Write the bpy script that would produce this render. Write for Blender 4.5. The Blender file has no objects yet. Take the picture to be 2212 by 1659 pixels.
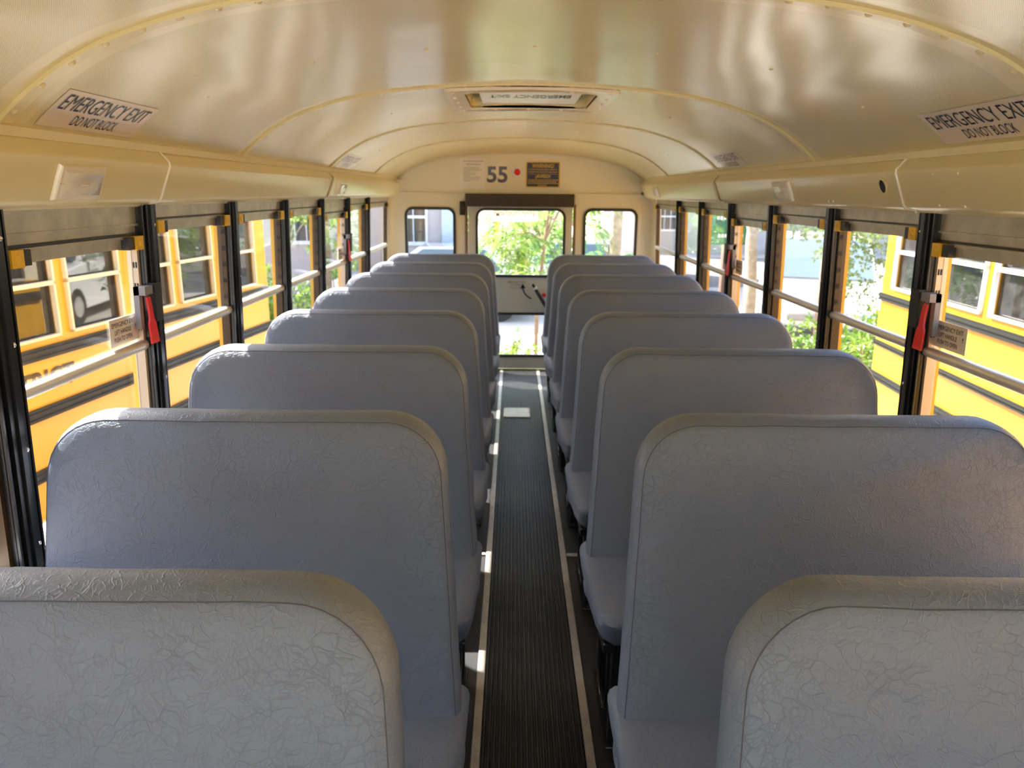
import bpy, bmesh, math, random
from mathutils import Vector, Matrix, noise
random.seed(7)
S = bpy.context.scene
COL = S.collection
PI = math.pi

# ------------------------------------------------------------------ camera
cam_d = bpy.data.cameras.new('camera')
cam = bpy.data.objects.new('camera', cam_d); COL.objects.link(cam)
cam_d.sensor_width = 17.3
cam_d.lens = 1600 / 2212 * 17.3
cam_d.clip_start = 0.02; cam_d.clip_end = 200
cam.matrix_world = Matrix.Translation((0, 0, 1.6)) @ Matrix.Rotation(math.radians(90 - 14.5), 4, 'X') @ Matrix.Rotation(0.009, 4, 'Z')
cam_d.dof.use_dof = True
cam_d.dof.focus_distance = 1.35
cam_d.dof.aperture_fstop = 3.2
S.camera = cam

# ------------------------------------------------------------------ sky, sun, exposure
w = bpy.data.worlds.new('world'); S.world = w; w.use_nodes = True
nt = w.node_tree; nt.nodes.clear()
sky = nt.nodes.new('ShaderNodeTexSky')
sky.sky_type = 'NISHITA'; sky.sun_disc = False
SUNV = Vector((0.705, -0.54, -1.0)).normalized()          # direction the light travels
sky.sun_elevation = math.asin(-SUNV.z)
sky.sun_rotation = math.atan2(-SUNV.x, -SUNV.y)
sky.air_density = 1.0; sky.dust_density = 3.0; sky.ozone_density = 1.0
bg = nt.nodes.new('ShaderNodeBackground'); bg.inputs[1].default_value = 0.30
out = nt.nodes.new('ShaderNodeOutputWorld')
nt.links.new(sky.outputs[0], bg.inputs[0]); nt.links.new(bg.outputs[0], out.inputs[0])
sd = bpy.data.lights.new('sun', 'SUN'); sd.energy = 10.0; sd.angle = math.radians(0.55); sd.color = (1.0, 0.95, 0.86)
sun = bpy.data.objects.new('sun', sd); COL.objects.link(sun)
sun.rotation_euler = (-SUNV).to_track_quat('Z', 'Y').to_euler()
S.view_settings.view_transform = 'Standard'; S.view_settings.look = 'None'
S.view_settings.exposure = 1.75; S.view_settings.gamma = 1.0
S.view_settings.use_curve_mapping = False

# ------------------------------------------------------------------ materials
def srgb(r, g, b):
    f = lambda c: (c / 255 / 12.92) if c / 255 <= 0.04045 else ((c / 255 + 0.055) / 1.055) ** 2.4
    return (f(r), f(g), f(b), 1.0)
def N(nt, t, **kw):
    n = nt.nodes.new(t)
    for k, v in kw.items(): setattr(n, k, v)
    return n
def mat(name, col, rough=0.5, metal=0.0, bump=None, var=0.0, vscale=6.0, coat=0.0, spec=0.5, trans=0.0):
    m = bpy.data.materials.new(name); m.use_nodes = True
    nt = m.node_tree; b = nt.nodes['Principled BSDF']; L = nt.links
    b.inputs['Base Color'].default_value = col
    b.inputs['Roughness'].default_value = rough; b.inputs['Metallic'].default_value = metal
    b.inputs['Coat Weight'].default_value = coat; b.inputs['Coat Roughness'].default_value = 0.12
    b.inputs['Specular IOR Level'].default_value = spec
    tc = N(nt, 'ShaderNodeTexCoord')
    if var:
        n = N(nt, 'ShaderNodeTexNoise'); n.inputs['Scale'].default_value = vscale; n.inputs['Detail'].default_value = 6
        r = N(nt, 'ShaderNodeValToRGB')
        r.color_ramp.elements[0].position = 0.3; r.color_ramp.elements[1].position = 0.75
        r.color_ramp.elements[0].color = tuple(c * (1 - var) for c in col[:3]) + (1,)
        r.color_ramp.elements[1].color = tuple(min(1, c * (1 + var)) for c in col[:3]) + (1,)
        L.new(tc.outputs['Object'], n.inputs['Vector']); L.new(n.outputs['Fac'], r.inputs[0]); L.new(r.outputs[0], b.inputs['Base Color'])
    if bump:
        n = N(nt, 'ShaderNodeTexNoise'); n.inputs['Scale'].default_value = bump[0]; n.inputs['Detail'].default_value = 4
        bp = N(nt, 'ShaderNodeBump'); bp.inputs['Strength'].default_value = bump[1]; bp.inputs['Distance'].default_value = bump[2] if len(bump) > 2 else 0.002
        L.new(tc.outputs['Object'], n.inputs['Vector']); L.new(n.outputs['Fac'], bp.inputs['Height']); L.new(bp.outputs[0], b.inputs['Normal'])
    return m
def emis_free_glass(name, tint=(1, 1, 1), haze=0.03, refl=1.0, ior=1.5):
    m = bpy.data.materials.new(name); m.use_nodes = True
    nt = m.node_tree; nt.nodes.clear(); L = nt.links
    o = N(nt, 'ShaderNodeOutputMaterial'); t = N(nt, 'ShaderNodeBsdfTransparent'); t.inputs[0].default_value = (*tint, 1)
    g = N(nt, 'ShaderNodeBsdfGlossy'); g.inputs['Roughness'].default_value = 0.02
    d = N(nt, 'ShaderNodeBsdfDiffuse'); d.inputs[0].default_value = (0.75, 0.75, 0.72, 1)
    fr = N(nt, 'ShaderNodeFresnel'); ge = N(nt, 'ShaderNodeNewGeometry')     # same reflectance on both faces of the thin pane
    mi = N(nt, 'ShaderNodeMapRange'); mi.inputs['To Min'].default_value = ior; mi.inputs['To Max'].default_value = 1 / ior
    L.new(ge.outputs['Backfacing'], mi.inputs['Value']); L.new(mi.outputs[0], fr.inputs[0])
    mx = N(nt, 'ShaderNodeMixShader'); mh = N(nt, 'ShaderNodeMixShader')
    tc = N(nt, 'ShaderNodeTexCoord'); nz = N(nt, 'ShaderNodeTexNoise'); nz.inputs['Scale'].default_value = 9; nz.inputs['Detail'].default_value = 8; nz.inputs['Distortion'].default_value = 1.5
    mr = N(nt, 'ShaderNodeMapRange'); mr.inputs['From Min'].default_value = 0.4; mr.inputs['From Max'].default_value = 0.8
    mr.inputs['To Min'].default_value = haze * 0.4; mr.inputs['To Max'].default_value = haze * 2.2
    L.new(tc.outputs['Object'], nz.inputs['Vector']); L.new(nz.outputs['Fac'], mr.inputs['Value'])
    L.new(mr.outputs[0], mh.inputs[0]); L.new(t.outputs[0], mh.inputs[1]); L.new(d.outputs[0], mh.inputs[2])
    mm = N(nt, 'ShaderNodeMath', operation='MULTIPLY'); mm.inputs[1].default_value = refl * .75
    L.new(fr.outputs[0], mm.inputs[0]); L.new(mm.outputs[0], mx.inputs[0])
    L.new(mh.outputs[0], mx.inputs[1]); L.new(g.outputs[0], mx.inputs[2]); L.new(mx.outputs[0], o.inputs[0])
    return m
def vinyl(name, col):
    m = bpy.data.materials.new(name); m.use_nodes = True
    nt = m.node_tree; b = nt.nodes['Principled BSDF']; L = nt.links
    b.inputs['Roughness'].default_value = 0.46; b.inputs['Specular IOR Level'].default_value = 0.55
    tc = N(nt, 'ShaderNodeTexCoord')
    nc = N(nt, 'ShaderNodeTexNoise'); nc.inputs['Scale'].default_value = 2.2; nc.inputs['Detail'].default_value = 3
    r = N(nt, 'ShaderNodeValToRGB'); r.color_ramp.elements[0].position = .3; r.color_ramp.elements[1].position = .7
    r.color_ramp.elements[0].color = tuple(c * .93 for c in col[:3]) + (1,); r.color_ramp.elements[1].color = tuple(c * 1.07 for c in col[:3]) + (1,)
    L.new(tc.outputs['Object'], nc.inputs['Vector']); L.new(nc.outputs['Fac'], r.inputs[0]); L.new(r.outputs[0], b.inputs['Base Color'])
    # distorted coordinates -> creases
    nd = N(nt, 'ShaderNodeTexNoise'); nd.inputs['Scale'].default_value = 11; nd.inputs['Detail'].default_value = 3
    va = N(nt, 'ShaderNodeVectorMath', operation='SCALE'); va.inputs['Scale'].default_value = 0.09
    vb = N(nt, 'ShaderNodeVectorMath', operation='ADD')
    L.new(tc.outputs['Object'], nd.inputs['Vector']); L.new(nd.outputs['Color'], va.inputs[0]); L.new(va.outputs[0], vb.inputs[0]); L.new(tc.outputs['Object'], vb.inputs[1])
    hs = []
    for sc, wd, amp in ((50, 0.06, 1.0), (125, 0.12, 0.6)):
        v = N(nt, 'ShaderNodeTexVoronoi'); v.feature = 'DISTANCE_TO_EDGE'; v.inputs['Scale'].default_value = sc
        L.new(vb.outputs[0], v.inputs['Vector'])
        mr = N(nt, 'ShaderNodeMapRange'); mr.inputs['From Max'].default_value = wd; mr.inputs['To Min'].default_value = amp; mr.inputs['To Max'].default_value = 0
        L.new(v.outputs['Distance'], mr.inputs['Value'])
        nm = N(nt, 'ShaderNodeTexNoise'); nm.inputs['Scale'].default_value = sc * .45; nm.inputs['Detail'].default_value = 2
        L.new(tc.outputs['Object'], nm.inputs['Vector'])
        mk = N(nt, 'ShaderNodeMapRange'); mk.inputs['From Min'].default_value = .38; mk.inputs['From Max'].default_value = .56
        L.new(nm.outputs['Fac'], mk.inputs['Value'])
        mu = N(nt, 'ShaderNodeMath', operation='MULTIPLY'); L.new(mr.outputs[0], mu.inputs[0]); L.new(mk.outputs[0], mu.inputs[1])
        hs.append(mu)
    fn = N(nt, 'ShaderNodeTexNoise'); fn.inputs['Scale'].default_value = 420; fn.inputs['Detail'].default_value = 2
    L.new(tc.outputs['Object'], fn.inputs['Vector'])
    a = N(nt, 'ShaderNodeMath', operation='ADD'); L.new(hs[0].outputs[0], a.inputs[0]); L.new(hs[1].outputs[0], a.inputs[1])
    a2 = N(nt, 'ShaderNodeMath', operation='MULTIPLY_ADD'); a2.inputs[1].default_value = 0.35
    L.new(fn.outputs['Fac'], a2.inputs[0]); L.new(a.outputs[0], a2.inputs[2])
    bp = N(nt, 'ShaderNodeBump'); bp.inputs['Strength'].default_value = 0.6; bp.inputs['Distance'].default_value = 0.0011
    L.new(a2.outputs[0], bp.inputs['Height']); L.new(bp.outputs[0], b.inputs['Normal'])
    return m
def leafmat(name, col, col2):
    m = bpy.data.materials.new(name); m.use_nodes = True
    nt = m.node_tree; nt.nodes.clear(); L = nt.links
    o = N(nt, 'ShaderNodeOutputMaterial'); d = N(nt, 'ShaderNodeBsdfDiffuse'); t = N(nt, 'ShaderNodeBsdfTranslucent'); g = N(nt, 'ShaderNodeBsdfGlossy')
    g.inputs['Roughness'].default_value = .35
    tc = N(nt, 'ShaderNodeTexCoord'); n = N(nt, 'ShaderNodeTexNoise'); n.inputs['Scale'].default_value = 7
    r = N(nt, 'ShaderNodeValToRGB'); r.color_ramp.elements[0].color = col; r.color_ramp.elements[1].color = col2
    r.color_ramp.elements[0].position = .35; r.color_ramp.elements[1].position = .65
    L.new(tc.outputs['Object'], n.inputs['Vector']); L.new(n.outputs['Fac'], r.inputs[0])
    L.new(r.outputs[0], d.inputs[0]); L.new(r.outputs[0], t.inputs[0])
    m1 = N(nt, 'ShaderNodeMixShader'); m1.inputs[0].default_value = .5; m2 = N(nt, 'ShaderNodeMixShader'); m2.inputs[0].default_value = .06
    L.new(d.outputs[0], m1.inputs[1]); L.new(t.outputs[0], m1.inputs[2]); L.new(m1.outputs[0], m2.inputs[1]); L.new(g.outputs[0], m2.inputs[2]); L.new(m2.outputs[0], o.inputs[0])
    return m
def perforated(name, col):
    """cream enamelled ceiling sheet; fine acoustic perforation between the ribs (UV = metres along bus, along arc)"""
    m = mat(name, col, 0.27, spec=0.55, coat=0.42)
    nt = m.node_tree; L = nt.links; b = nt.nodes['Principled BSDF']
    b.inputs['Coat Roughness'].default_value = 0.16
    uv = N(nt, 'ShaderNodeUVMap'); sp = N(nt, 'ShaderNodeSeparateXYZ'); L.new(uv.outputs[0], sp.inputs[0])
    def sinp(sock, pitch):
        a = N(nt, 'ShaderNodeMath', operation='MULTIPLY'); a.inputs[1].default_value = 2 * PI / pitch; L.new(sock, a.inputs[0])
        s = N(nt, 'ShaderNodeMath', operation='SINE'); L.new(a.outputs[0], s.inputs[0]); return s
    sx, sy = sinp(sp.outputs['X'], 0.0050), sinp(sp.outputs['Y'], 0.0034)
    mu = N(nt, 'ShaderNodeMath', operation='MULTIPLY'); L.new(sx.outputs[0], mu.inputs[0]); L.new(sy.outputs[0], mu.inputs[1])
    th = N(nt, 'ShaderNodeMapRange'); th.inputs['From Min'].default_value = .25; th.inputs['From Max'].default_value = .6
    L.new(mu.outputs[0], th.inputs['Value'])
    # margins beside the ribs (ribs every 1.37 m starting at 1.55), only over the front panels
    s1 = N(nt, 'ShaderNodeMath', operation='SUBTRACT'); s1.inputs[1].default_value = 1.55 - 13.7; L.new(sp.outputs['X'], s1.inputs[0])
    md = N(nt, 'ShaderNodeMath', operation='MODULO'); md.inputs[1].default_value = 1.37; L.new(s1.outputs[0], md.inputs[0])
    g1 = N(nt, 'ShaderNodeMath', operation='GREATER_THAN'); g1.inputs[1].default_value = .09; L.new(md.outputs[0], g1.inputs[0])
    g2 = N(nt, 'ShaderNodeMath', operation='LESS_THAN'); g2.inputs[1].default_value = 1.31; L.new(md.outputs[0], g2.inputs[0])
    g3 = N(nt, 'ShaderNodeMath', operation='LESS_THAN'); g3.inputs[1].default_value = 2.9; L.new(sp.outputs['X'], g3.inputs[0])
    k = th
    for g in (g1, g2, g3):
        q = N(nt, 'ShaderNodeMath', operation='MULTIPLY'); L.new(k.outputs[0], q.inputs[0]); L.new(g.outputs[0], q.inputs[1]); k = q
    mx = N(nt, 'ShaderNodeMix', data_type='RGBA'); mx.inputs['A'].default_value = col; mx.inputs['B'].default_value = tuple(c * .45 for c in col[:3]) + (1,)
    L.new(k.outputs[0], mx.inputs['Factor']); L.new(mx.outputs['Result'], b.inputs['Base Color'])
    n = N(nt, 'ShaderNodeTexNoise'); n.inputs['Scale'].default_value = 2.5; n.inputs['Detail'].default_value = 1
    bp = N(nt, 'ShaderNodeBump'); bp.inputs['Strength'].default_value = .35; bp.inputs['Distance'].default_value = .012
    L.new(uv.outputs[0], n.inputs['Vector']); L.new(n.outputs['Fac'], bp.inputs['Height']); L.new(bp.outputs[0], b.inputs['Normal']); L.new(bp.outputs[0], b.inputs['Coat Normal'])
    return m

CREAM = (0.74, 0.64, 0.335, 1)
M = dict(
    ceil=perforated('cream_ceiling', CREAM),
    cream=mat('cream_enamel', CREAM, 0.30, coat=.25),
    rearcream=mat('rear_cream_enamel', (0.78, 0.71, 0.52, 1), 0.25, coat=.3),
    doorgrey=mat('door_paint', (0.62, 0.61, 0.53, 1), 0.3, coat=.2),
    vinyl=vinyl('grey_vinyl', (0.146, 0.174, 0.228, 1)),
    seam=mat('seam_thread', (0.07, 0.07, 0.085, 1), .7),
    black=mat('black_metal', (0.012, 0.012, 0.013, 1), 0.28, bump=(3, .1)),
    blackp=mat('black_plastic', (0.02, 0.02, 0.02, 1), .4),
    rubber=mat('black_rubber', (0.014, 0.014, 0.015, 1), 0.5, var=.35, vscale=14, bump=(60, .3)),
    mat_=mat('ribbed_rubber', (0.017, 0.018, 0.017, 1), 0.42, spec=.35, var=.3, vscale=9),
    alu=mat('aluminium', (0.62, 0.60, 0.54, 1), 0.3, 0.9, var=.12, vscale=20),
    galv=mat('galvanised_steel', (0.50, 0.46, 0.36, 1), 0.33, 0.45, var=.2, vscale=16),
    rail=mat('satin_aluminium_rail', (0.78, 0.77, 0.74, 1), 0.36, .45),
    strip=mat('aisle_strip_metal', (0.50, 0.46, 0.40, 1), 0.38, .6, var=.15, vscale=12),
    chrome=mat('chrome', (0.85, 0.85, 0.85, 1), .12, 1.0),
    latch=mat('latch_yellow', (0.85, 0.50, 0.02, 1), .4),
    red=mat('red_plastic', (0.80, 0.02, 0.015, 1), .35),
    greyp=mat('grey_plastic', (0.25, 0.24, 0.25, 1), .45),
    bus=mat('school_bus_yellow', (0.72, 0.37, 0.002, 1), .4, coat=.12, var=.05, vscale=2, bump=(2, .12, .01)),
    tracktan=mat('window_track', (0.62, 0.50, 0.36, 1), .45, .3),
    trackbr=mat('brown_window_track', (0.065, 0.038, 0.014, 1), .45, .2),
    pad=mat('brown_pad', (0.055, 0.040, 0.028, 1), .5),
    white=mat('white_sticker', (0.80, 0.76, 0.68, 1), .3, coat=.2),
    decal=mat('pale_decal', (0.72, 0.60, 0.46, 1), .3, coat=.2),
    ink=mat('black_ink', (0.012, 0.012, 0.03, 1), .25),
    inkg=mat('grey_ink', (0.25, 0.22, 0.18, 1), .5),
    inkr=mat('faded_red_ink', (0.50, 0.28, 0.20, 1), .5),
    digit=mat('chrome_digit', (0.10, 0.09, 0.10, 1), .12, .6),
    signy=mat('sign_yellow', (0.75, 0.48, 0.02, 1), .4),
    signk=mat('sign_black', (0.02, 0.012, 0.015, 1), .2),
    lamp=mat('clear_lens', (0.74, 0.69, 0.57, 1), .14, bump=(150, .5), coat=.8),
    lampb=mat('lens_frame', (0.88, 0.80, 0.66, 1), .2, coat=.5),
    dark=mat('dark_void', (0.006, 0.007, 0.015, 1), .7),
    glass=emis_free_glass('window_glass', haze=.018),
    glass2=emis_free_glass('clean_glass', haze=.012),
    busglass=emis_free_glass('bus_glass', tint=(.45, .45, .42), haze=.02, refl=1.9),
    frame=mat('cream_window_frame', (0.78, 0.66, 0.42, 1), .4),
    framew=mat('white_window_frame', (0.82, 0.82, 0.80, 1), .4),
    rubrail=mat('black_rub_rail', (0.008, 0.010, 0.009, 1), .55, spec=.3),
    asphalt=mat('pale_concrete', (0.50, 0.48, 0.43, 1), .85, var=.15, vscale=.8, bump=(40, .4)),
    road=mat('asphalt_road', (0.16, 0.155, 0.15, 1), .85, var=.15, vscale=1.5),
    lav=mat('lavender_stucco', (0.52, 0.46, 0.46, 1), .85, var=.06, vscale=1, bump=(60, .3)),
    pink=mat('pink_stucco', (0.62, 0.48, 0.43, 1), .85, var=.06, vscale=1, bump=(60, .3)),
    grey=mat('grey_concrete', (0.42, 0.40, 0.37, 1), .85, var=.1, vscale=1.2, bump=(40, .3)),
    brick=mat('brown_wall', (0.20, 0.13, 0.09, 1), .85, var=.2, vscale=3),
    winfr=mat('white_house_window', (0.75, 0.76, 0.78, 1), .5),
    dglass=mat('dark_pane', (0.06, 0.07, 0.08, 1), .08),
    bglass=mat('car_glass', (0.10, 0.14, 0.17, 1), .05, coat=.5),
    carw=mat('white_car_paint', (0.80, 0.80, 0.78, 1), .25, coat=.8),
    carb=mat('blue_car_paint', (0.05, 0.12, 0.30, 1), .25, coat=.8),
    tyre=mat('tyre', (0.02, 0.02, 0.02, 1), .8),
    bark=mat('bark', (0.22, 0.16, 0.11, 1), .9, var=.35, vscale=12, bump=(30, .8, .01)),
    barkp=mat('pale_bark', (0.36, 0.30, 0.23, 1), .9, var=.3, vscale=12, bump=(30, .8, .01)),
    wood=mat('brown_post', (0.11, 0.065, 0.045, 1), .8),
    green=mat('sign_green', (0.01, 0.14, 0.085, 1), .4),
    leafA=leafmat('leaf_bright', (0.07, 0.19, 0.025, 1), (0.26, 0.38, 0.05, 1)),
    leafB=leafmat('leaf_mid', (0.07, 0.20, 0.04, 1), (0.18, 0.34, 0.07, 1)),
    leafC=leafmat('leaf_olive', (0.10, 0.19, 0.05, 1), (0.22, 0.28, 0.08, 1)),
)

# ------------------------------------------------------------------ mesh helpers
class MB:
    def __init__(s, fn=None): s.v = []; s.f = []; s.fn = fn or (lambda x, y, z: (x, y, z))
    def add(s, vs, fs):
        n = len(s.v); s.v += [s.fn(*p) for p in vs]; s.f += [tuple(i + n for i in f) for f in fs]; return s
    def box(s, x0, x1, y0, y1, z0, z1, n=1):
        """n: subdivisions along the first axis (for curved maps)"""
        vs = []; fs = []
        for i in range(n + 1):
            x = x0 + (x1 - x0) * i / n
            vs += [(x, y0, z0), (x, y1, z0), (x, y1, z1), (x, y0, z1)]
        for i in range(n):
            a = i * 4; b = a + 4
            for k in range(4): fs.append((a + k, a + (k + 1) % 4, b + (k + 1) % 4, b + k))
        fs += [(3, 2, 1, 0), tuple(n * 4 + k for k in range(4))]
        return s.add(vs, fs)
    def bbox(s, x0, x1, y0, y1, z0, z1, r=0.004):
        """box with chamfered edges"""
        X = [x0, x0 + r, x1 - r, x1]; 
        def ring(z, i):
            a0, a1, b0, b1 = x0 + i, x1 - i, y0 + i, y1 - i
            return [(a0 + r, b0, z), (a1 - r, b0, z), (a1, b0 + r, z), (a1, b1 - r, z), (a1 - r, b1, z), (a0 + r, b1, z), (a0, b1 - r, z), (a0, b0 + r, z)]
        return s.loft([ring(z0, r * .7), ring(z0 + r, 0), ring(z1 - r, 0), ring(z1, r * .7)], cap=True)
    def loft(s, rings, cap=False, closed=True):
        n = len(rings[0]); vs = [p for r in rings for p in r]; fs = []
        m = n if closed else n - 1
        for i in range(len(rings) - 1):
            for k in range(m):
                fs.append((i * n + k, i * n + (k + 1) % n, (i + 1) * n + (k + 1) % n, (i + 1) * n + k))
        if cap: fs += [tuple(range(n - 1, -1, -1)), tuple((len(rings) - 1) * n + k for k in range(n))]
        return s.add(vs, fs)
    def tube(s, pts, r, seg=10, cap=True, sy=1.0):
        pts = [Vector(p) for p in pts]; rings = []
        rr = r if isinstance(r, (list, tuple)) else [r] * len(pts)
        up = None
        for i, p in enumerate(pts):
            t = (pts[min(i + 1, len(pts) - 1)] - pts[max(i - 1, 0)]).normalized()
            if up is None: up = Vector((0, 0, 1)) if abs(t.z) < .9 else Vector((1, 0, 0))
            a = t.cross(up).normalized(); b = a.cross(t).normalized(); up = b
            rings.append([tuple(p + a * math.cos(2 * PI * k / seg) * rr[i] + b * math.sin(2 * PI * k / seg) * rr[i] * sy) for k in range(seg)])
        return s.loft(rings, cap)
    def dome(s, c, nrm, r, h, seg=8):
        c = Vector(c); n = Vector(nrm).normalized(); a = n.orthogonal().normalized(); b = n.cross(a)
        rings = []
        for j in range(3):
            t = j / 3 * PI / 2; rings.append([tuple(c + (a * math.cos(2 * PI * k / seg) + b * math.sin(2 * PI * k / seg)) * r * math.cos(t) + n * h * math.sin(t)) for k in range(seg)])
        k0 = len(s.v); s.loft(rings); s.v.append(s.fn(*(c + n * h))); top = len(s.v) - 1
        for k in range(seg): s.f.append((k0 + 2 * seg + k, k0 + 2 * seg + (k + 1) % seg, top))
        return s
    def build(s, name, m, parent=None, smooth=35):
        me = bpy.data.meshes.new(name); me.from_pydata(s.v, [], s.f); me.update()
        bm = bmesh.new(); bm.from_mesh(me); bmesh.ops.recalc_face_normals(bm, faces=bm.faces); bm.to_mesh(me); bm.free()
        return link(name, me, m, parent, smooth)
def link(name, me, m, parent=None, smooth=35):
    if smooth:
        me.polygons.foreach_set('use_smooth', [True] * len(me.polygons)); me.set_sharp_from_angle(angle=math.radians(smooth))
    me.materials.clear(); me.materials.append(m)
    o = bpy.data.objects.new(name, me); COL.objects.link(o)
    if parent: o.parent = parent; 
    return o
def keep(o, parent):
    """parent while keeping world-space vertex data in place"""
    o.parent = parent; o.matrix_parent_inverse = Matrix.Translation(parent.location).inverted() if parent.rotation_euler.z == 0 else parent.matrix_basis.inverted(); return o
def tag(o, label=None, cat=None, group=None, kind=None):
    if label: o['label'] = label
    if cat: o['category'] = cat
    if group: o['group'] = group
    if kind: o['kind'] = kind
    return o
def empty(name, loc=(0, 0, 0), rz=0):
    o = bpy.data.objects.new(name, None); COL.objects.link(o); o.location = loc; o.rotation_euler = (0, 0, rz); o.empty_display_size = .1; return o
def children(o): return [c for c in bpy.data.objects if c.parent == o]
def copy_tree(o, parent=None):
    c = o.copy(); COL.objects.link(c)
    if parent: c.parent = parent
    for ch in children(o): copy_tree(ch, c)
    return c
def rrect(x0, x1, y0, y1, r, seg=7):
    pts = []
    for cx, cy, a0 in ((x1 - r, y0 + r, -PI / 2), (x1 - r, y1 - r, 0), (x0 + r, y1 - r, PI / 2), (x0 + r, y0 + r, PI)):
        for k in range(seg + 1):
            a = a0 + PI / 2 * k / seg; pts.append((cx + r * math.cos(a), cy + r * math.sin(a)))
    return pts
def plate_mesh(outer, holes, th):
    """2D outline with holes, extruded to thickness th; lies in local XY, z in -th/2..th/2"""
    cu = bpy.data.curves.new('tmp', 'CURVE'); cu.dimensions = '2D'; cu.fill_mode = 'BOTH'; cu.extrude = th / 2
    for loop in [outer] + holes:
        sp = cu.splines.new('POLY'); sp.points.add(len(loop) - 1)
        for p, q in zip(sp.points, loop): p.co = (q[0], q[1], 0, 1)
        sp.use_cyclic_u = True
    ob = bpy.data.objects.new('tmp', cu); me = bpy.data.meshes.new_from_object(ob)
    bpy.data.objects.remove(ob); bpy.data.curves.remove(cu)
    return me
def plate(name, outer, holes, th, fn, m, parent=None):
    me = plate_mesh(outer, holes, th)
    for v in me.vertices: v.co = fn(v.co.x, v.co.y, v.co.z)
    me.update()
    bm = bmesh.new(); bm.from_mesh(me); bmesh.ops.remove_doubles(bm, verts=bm.verts, dist=1e-6); bmesh.ops.recalc_face_normals(bm, faces=bm.faces); bm.to_mesh(me); bm.free()
    return link(name, me, m, parent, 30)
def text_verts(txt, h, wscale=1.0, shear=0.0, bold=0.0, width=None, th=.0004):
    cu = bpy.data.curves.new('t', 'FONT'); cu.body = txt; cu.size = 1; cu.align_x = 'CENTER'; cu.align_y = 'CENTER'; cu.extrude = 0; cu.offset = bold; cu.shear = shear; cu.resolution_u = 4
    ob = bpy.data.objects.new('t', cu); me = bpy.data.meshes.new_from_object(ob)
    bpy.data.objects.remove(ob); bpy.data.curves.remove(cu)
    xs = [v.co.x for v in me.vertices]; ys = [v.co.y for v in me.vertices]
    cx, cy = (min(xs) + max(xs)) / 2, (min(ys) + max(ys)) / 2; k = h / (max(ys) - min(ys))
    kx = width / (max(xs) - min(xs)) if width else k * wscale
    for v in me.vertices: v.co = ((v.co.x - cx) * kx, (v.co.y - cy) * k, 0)
    return me
def text(name, txt, fn, h, m, parent=None, **kw):
    """fn maps (u, v, out) to the surface"""
    me = text_verts(txt, h, **kw)
    for v in me.vertices: v.co = fn(v.co.x, v.co.y, v.co.z)
    me.update(); return link(name, me, m, parent, 0)

# ------------------------------------------------------------------ the bus shell
CX = 0.055            # middle of the bus
Y0, Y1 = -1.62, 6.74  # front and rear ends of the cabin
P = [1.557 + 0.685 * k for k in range(-4, 7)]   # window pillars
ARCH = [(0, .39), (.30, .380), (.54, .358), (.675, .334), (.77, .308), (.87, .273), (.96, .225), (1.03, .175), (1.09, .122)]
def arch(wd):
    a = abs(wd)
    pts = ARCH
    for i in range(len(pts) - 1):
        if a <= pts[i + 1][0] or i == len(pts) - 2:
            # catmull-rom for smoothness
            p0 = pts[i - 1] if i > 0 else (-pts[1][0], pts[1][1]); p1, p2 = pts[i], pts[i + 1]; p3 = pts[i + 2] if i + 2 < len(pts) else (2 * p2[0] - p1[0], 2 * p2[1] - p1[1] - .012)
            t = (a - p1[0]) / (p2[0] - p1[0])
            m1 = (p2[1] - p0[1]) / (p2[0] - p0[0]) * (p2[0] - p1[0]); m2 = (p3[1] - p1[1]) / (p3[0] - p1[0]) * (p2[0] - p1[0])
            return 1.6 + (2 * t**3 - 3 * t**2 + 1) * p1[1] + (t**3 - 2 * t**2 + t) * m1 + (-2 * t**3 + 3 * t**2) * p2[1] + (t**3 - t**2) * m2
def cove(y):
    t = min(1, max(0, (y - 6.25) / .49)); return t * t * .058
def ceil_z(wd, y):
    z = arch(wd); return z - cove(y) * (0.35 + .65 * max(0, (z - 1.72)) / .27)
# arc table
NW = 64
WS = [1.09 * math.sin(PI / 2 * (i / NW)) for i in range(NW + 1)]
AL = [0]
for i in range(NW): AL.append(AL[-1] + math.hypot(WS[i + 1] - WS[i], arch(WS[i + 1]) - arch(WS[i])))
def at_arc(t):
    """t metres along the arch from its apex -> (w, z, normal pointing into the cabin)"""
    s_ = 1 if t >= 0 else -1; t = abs(t)
    for i in range(NW):
        if t <= AL[i + 1] or i == NW - 1:
            k = (t - AL[i]) / (AL[i + 1] - AL[i]); wv = WS[i] + k * (WS[i + 1] - WS[i])
            dz = arch(min(1.09, wv + .004)) - arch(wv - .004) if wv > .004 else 0
            n = Vector((dz / .008, 0, -1)).normalized()
            return s_ * wv, arch(wv), Vector((s_ * n.x, 0, n.z))
def on_ceiling(t, y, out=0.0):
    wv, z, n = at_arc(t); return (CX + wv + n.x * out, y, z + n.z * out)

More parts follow.
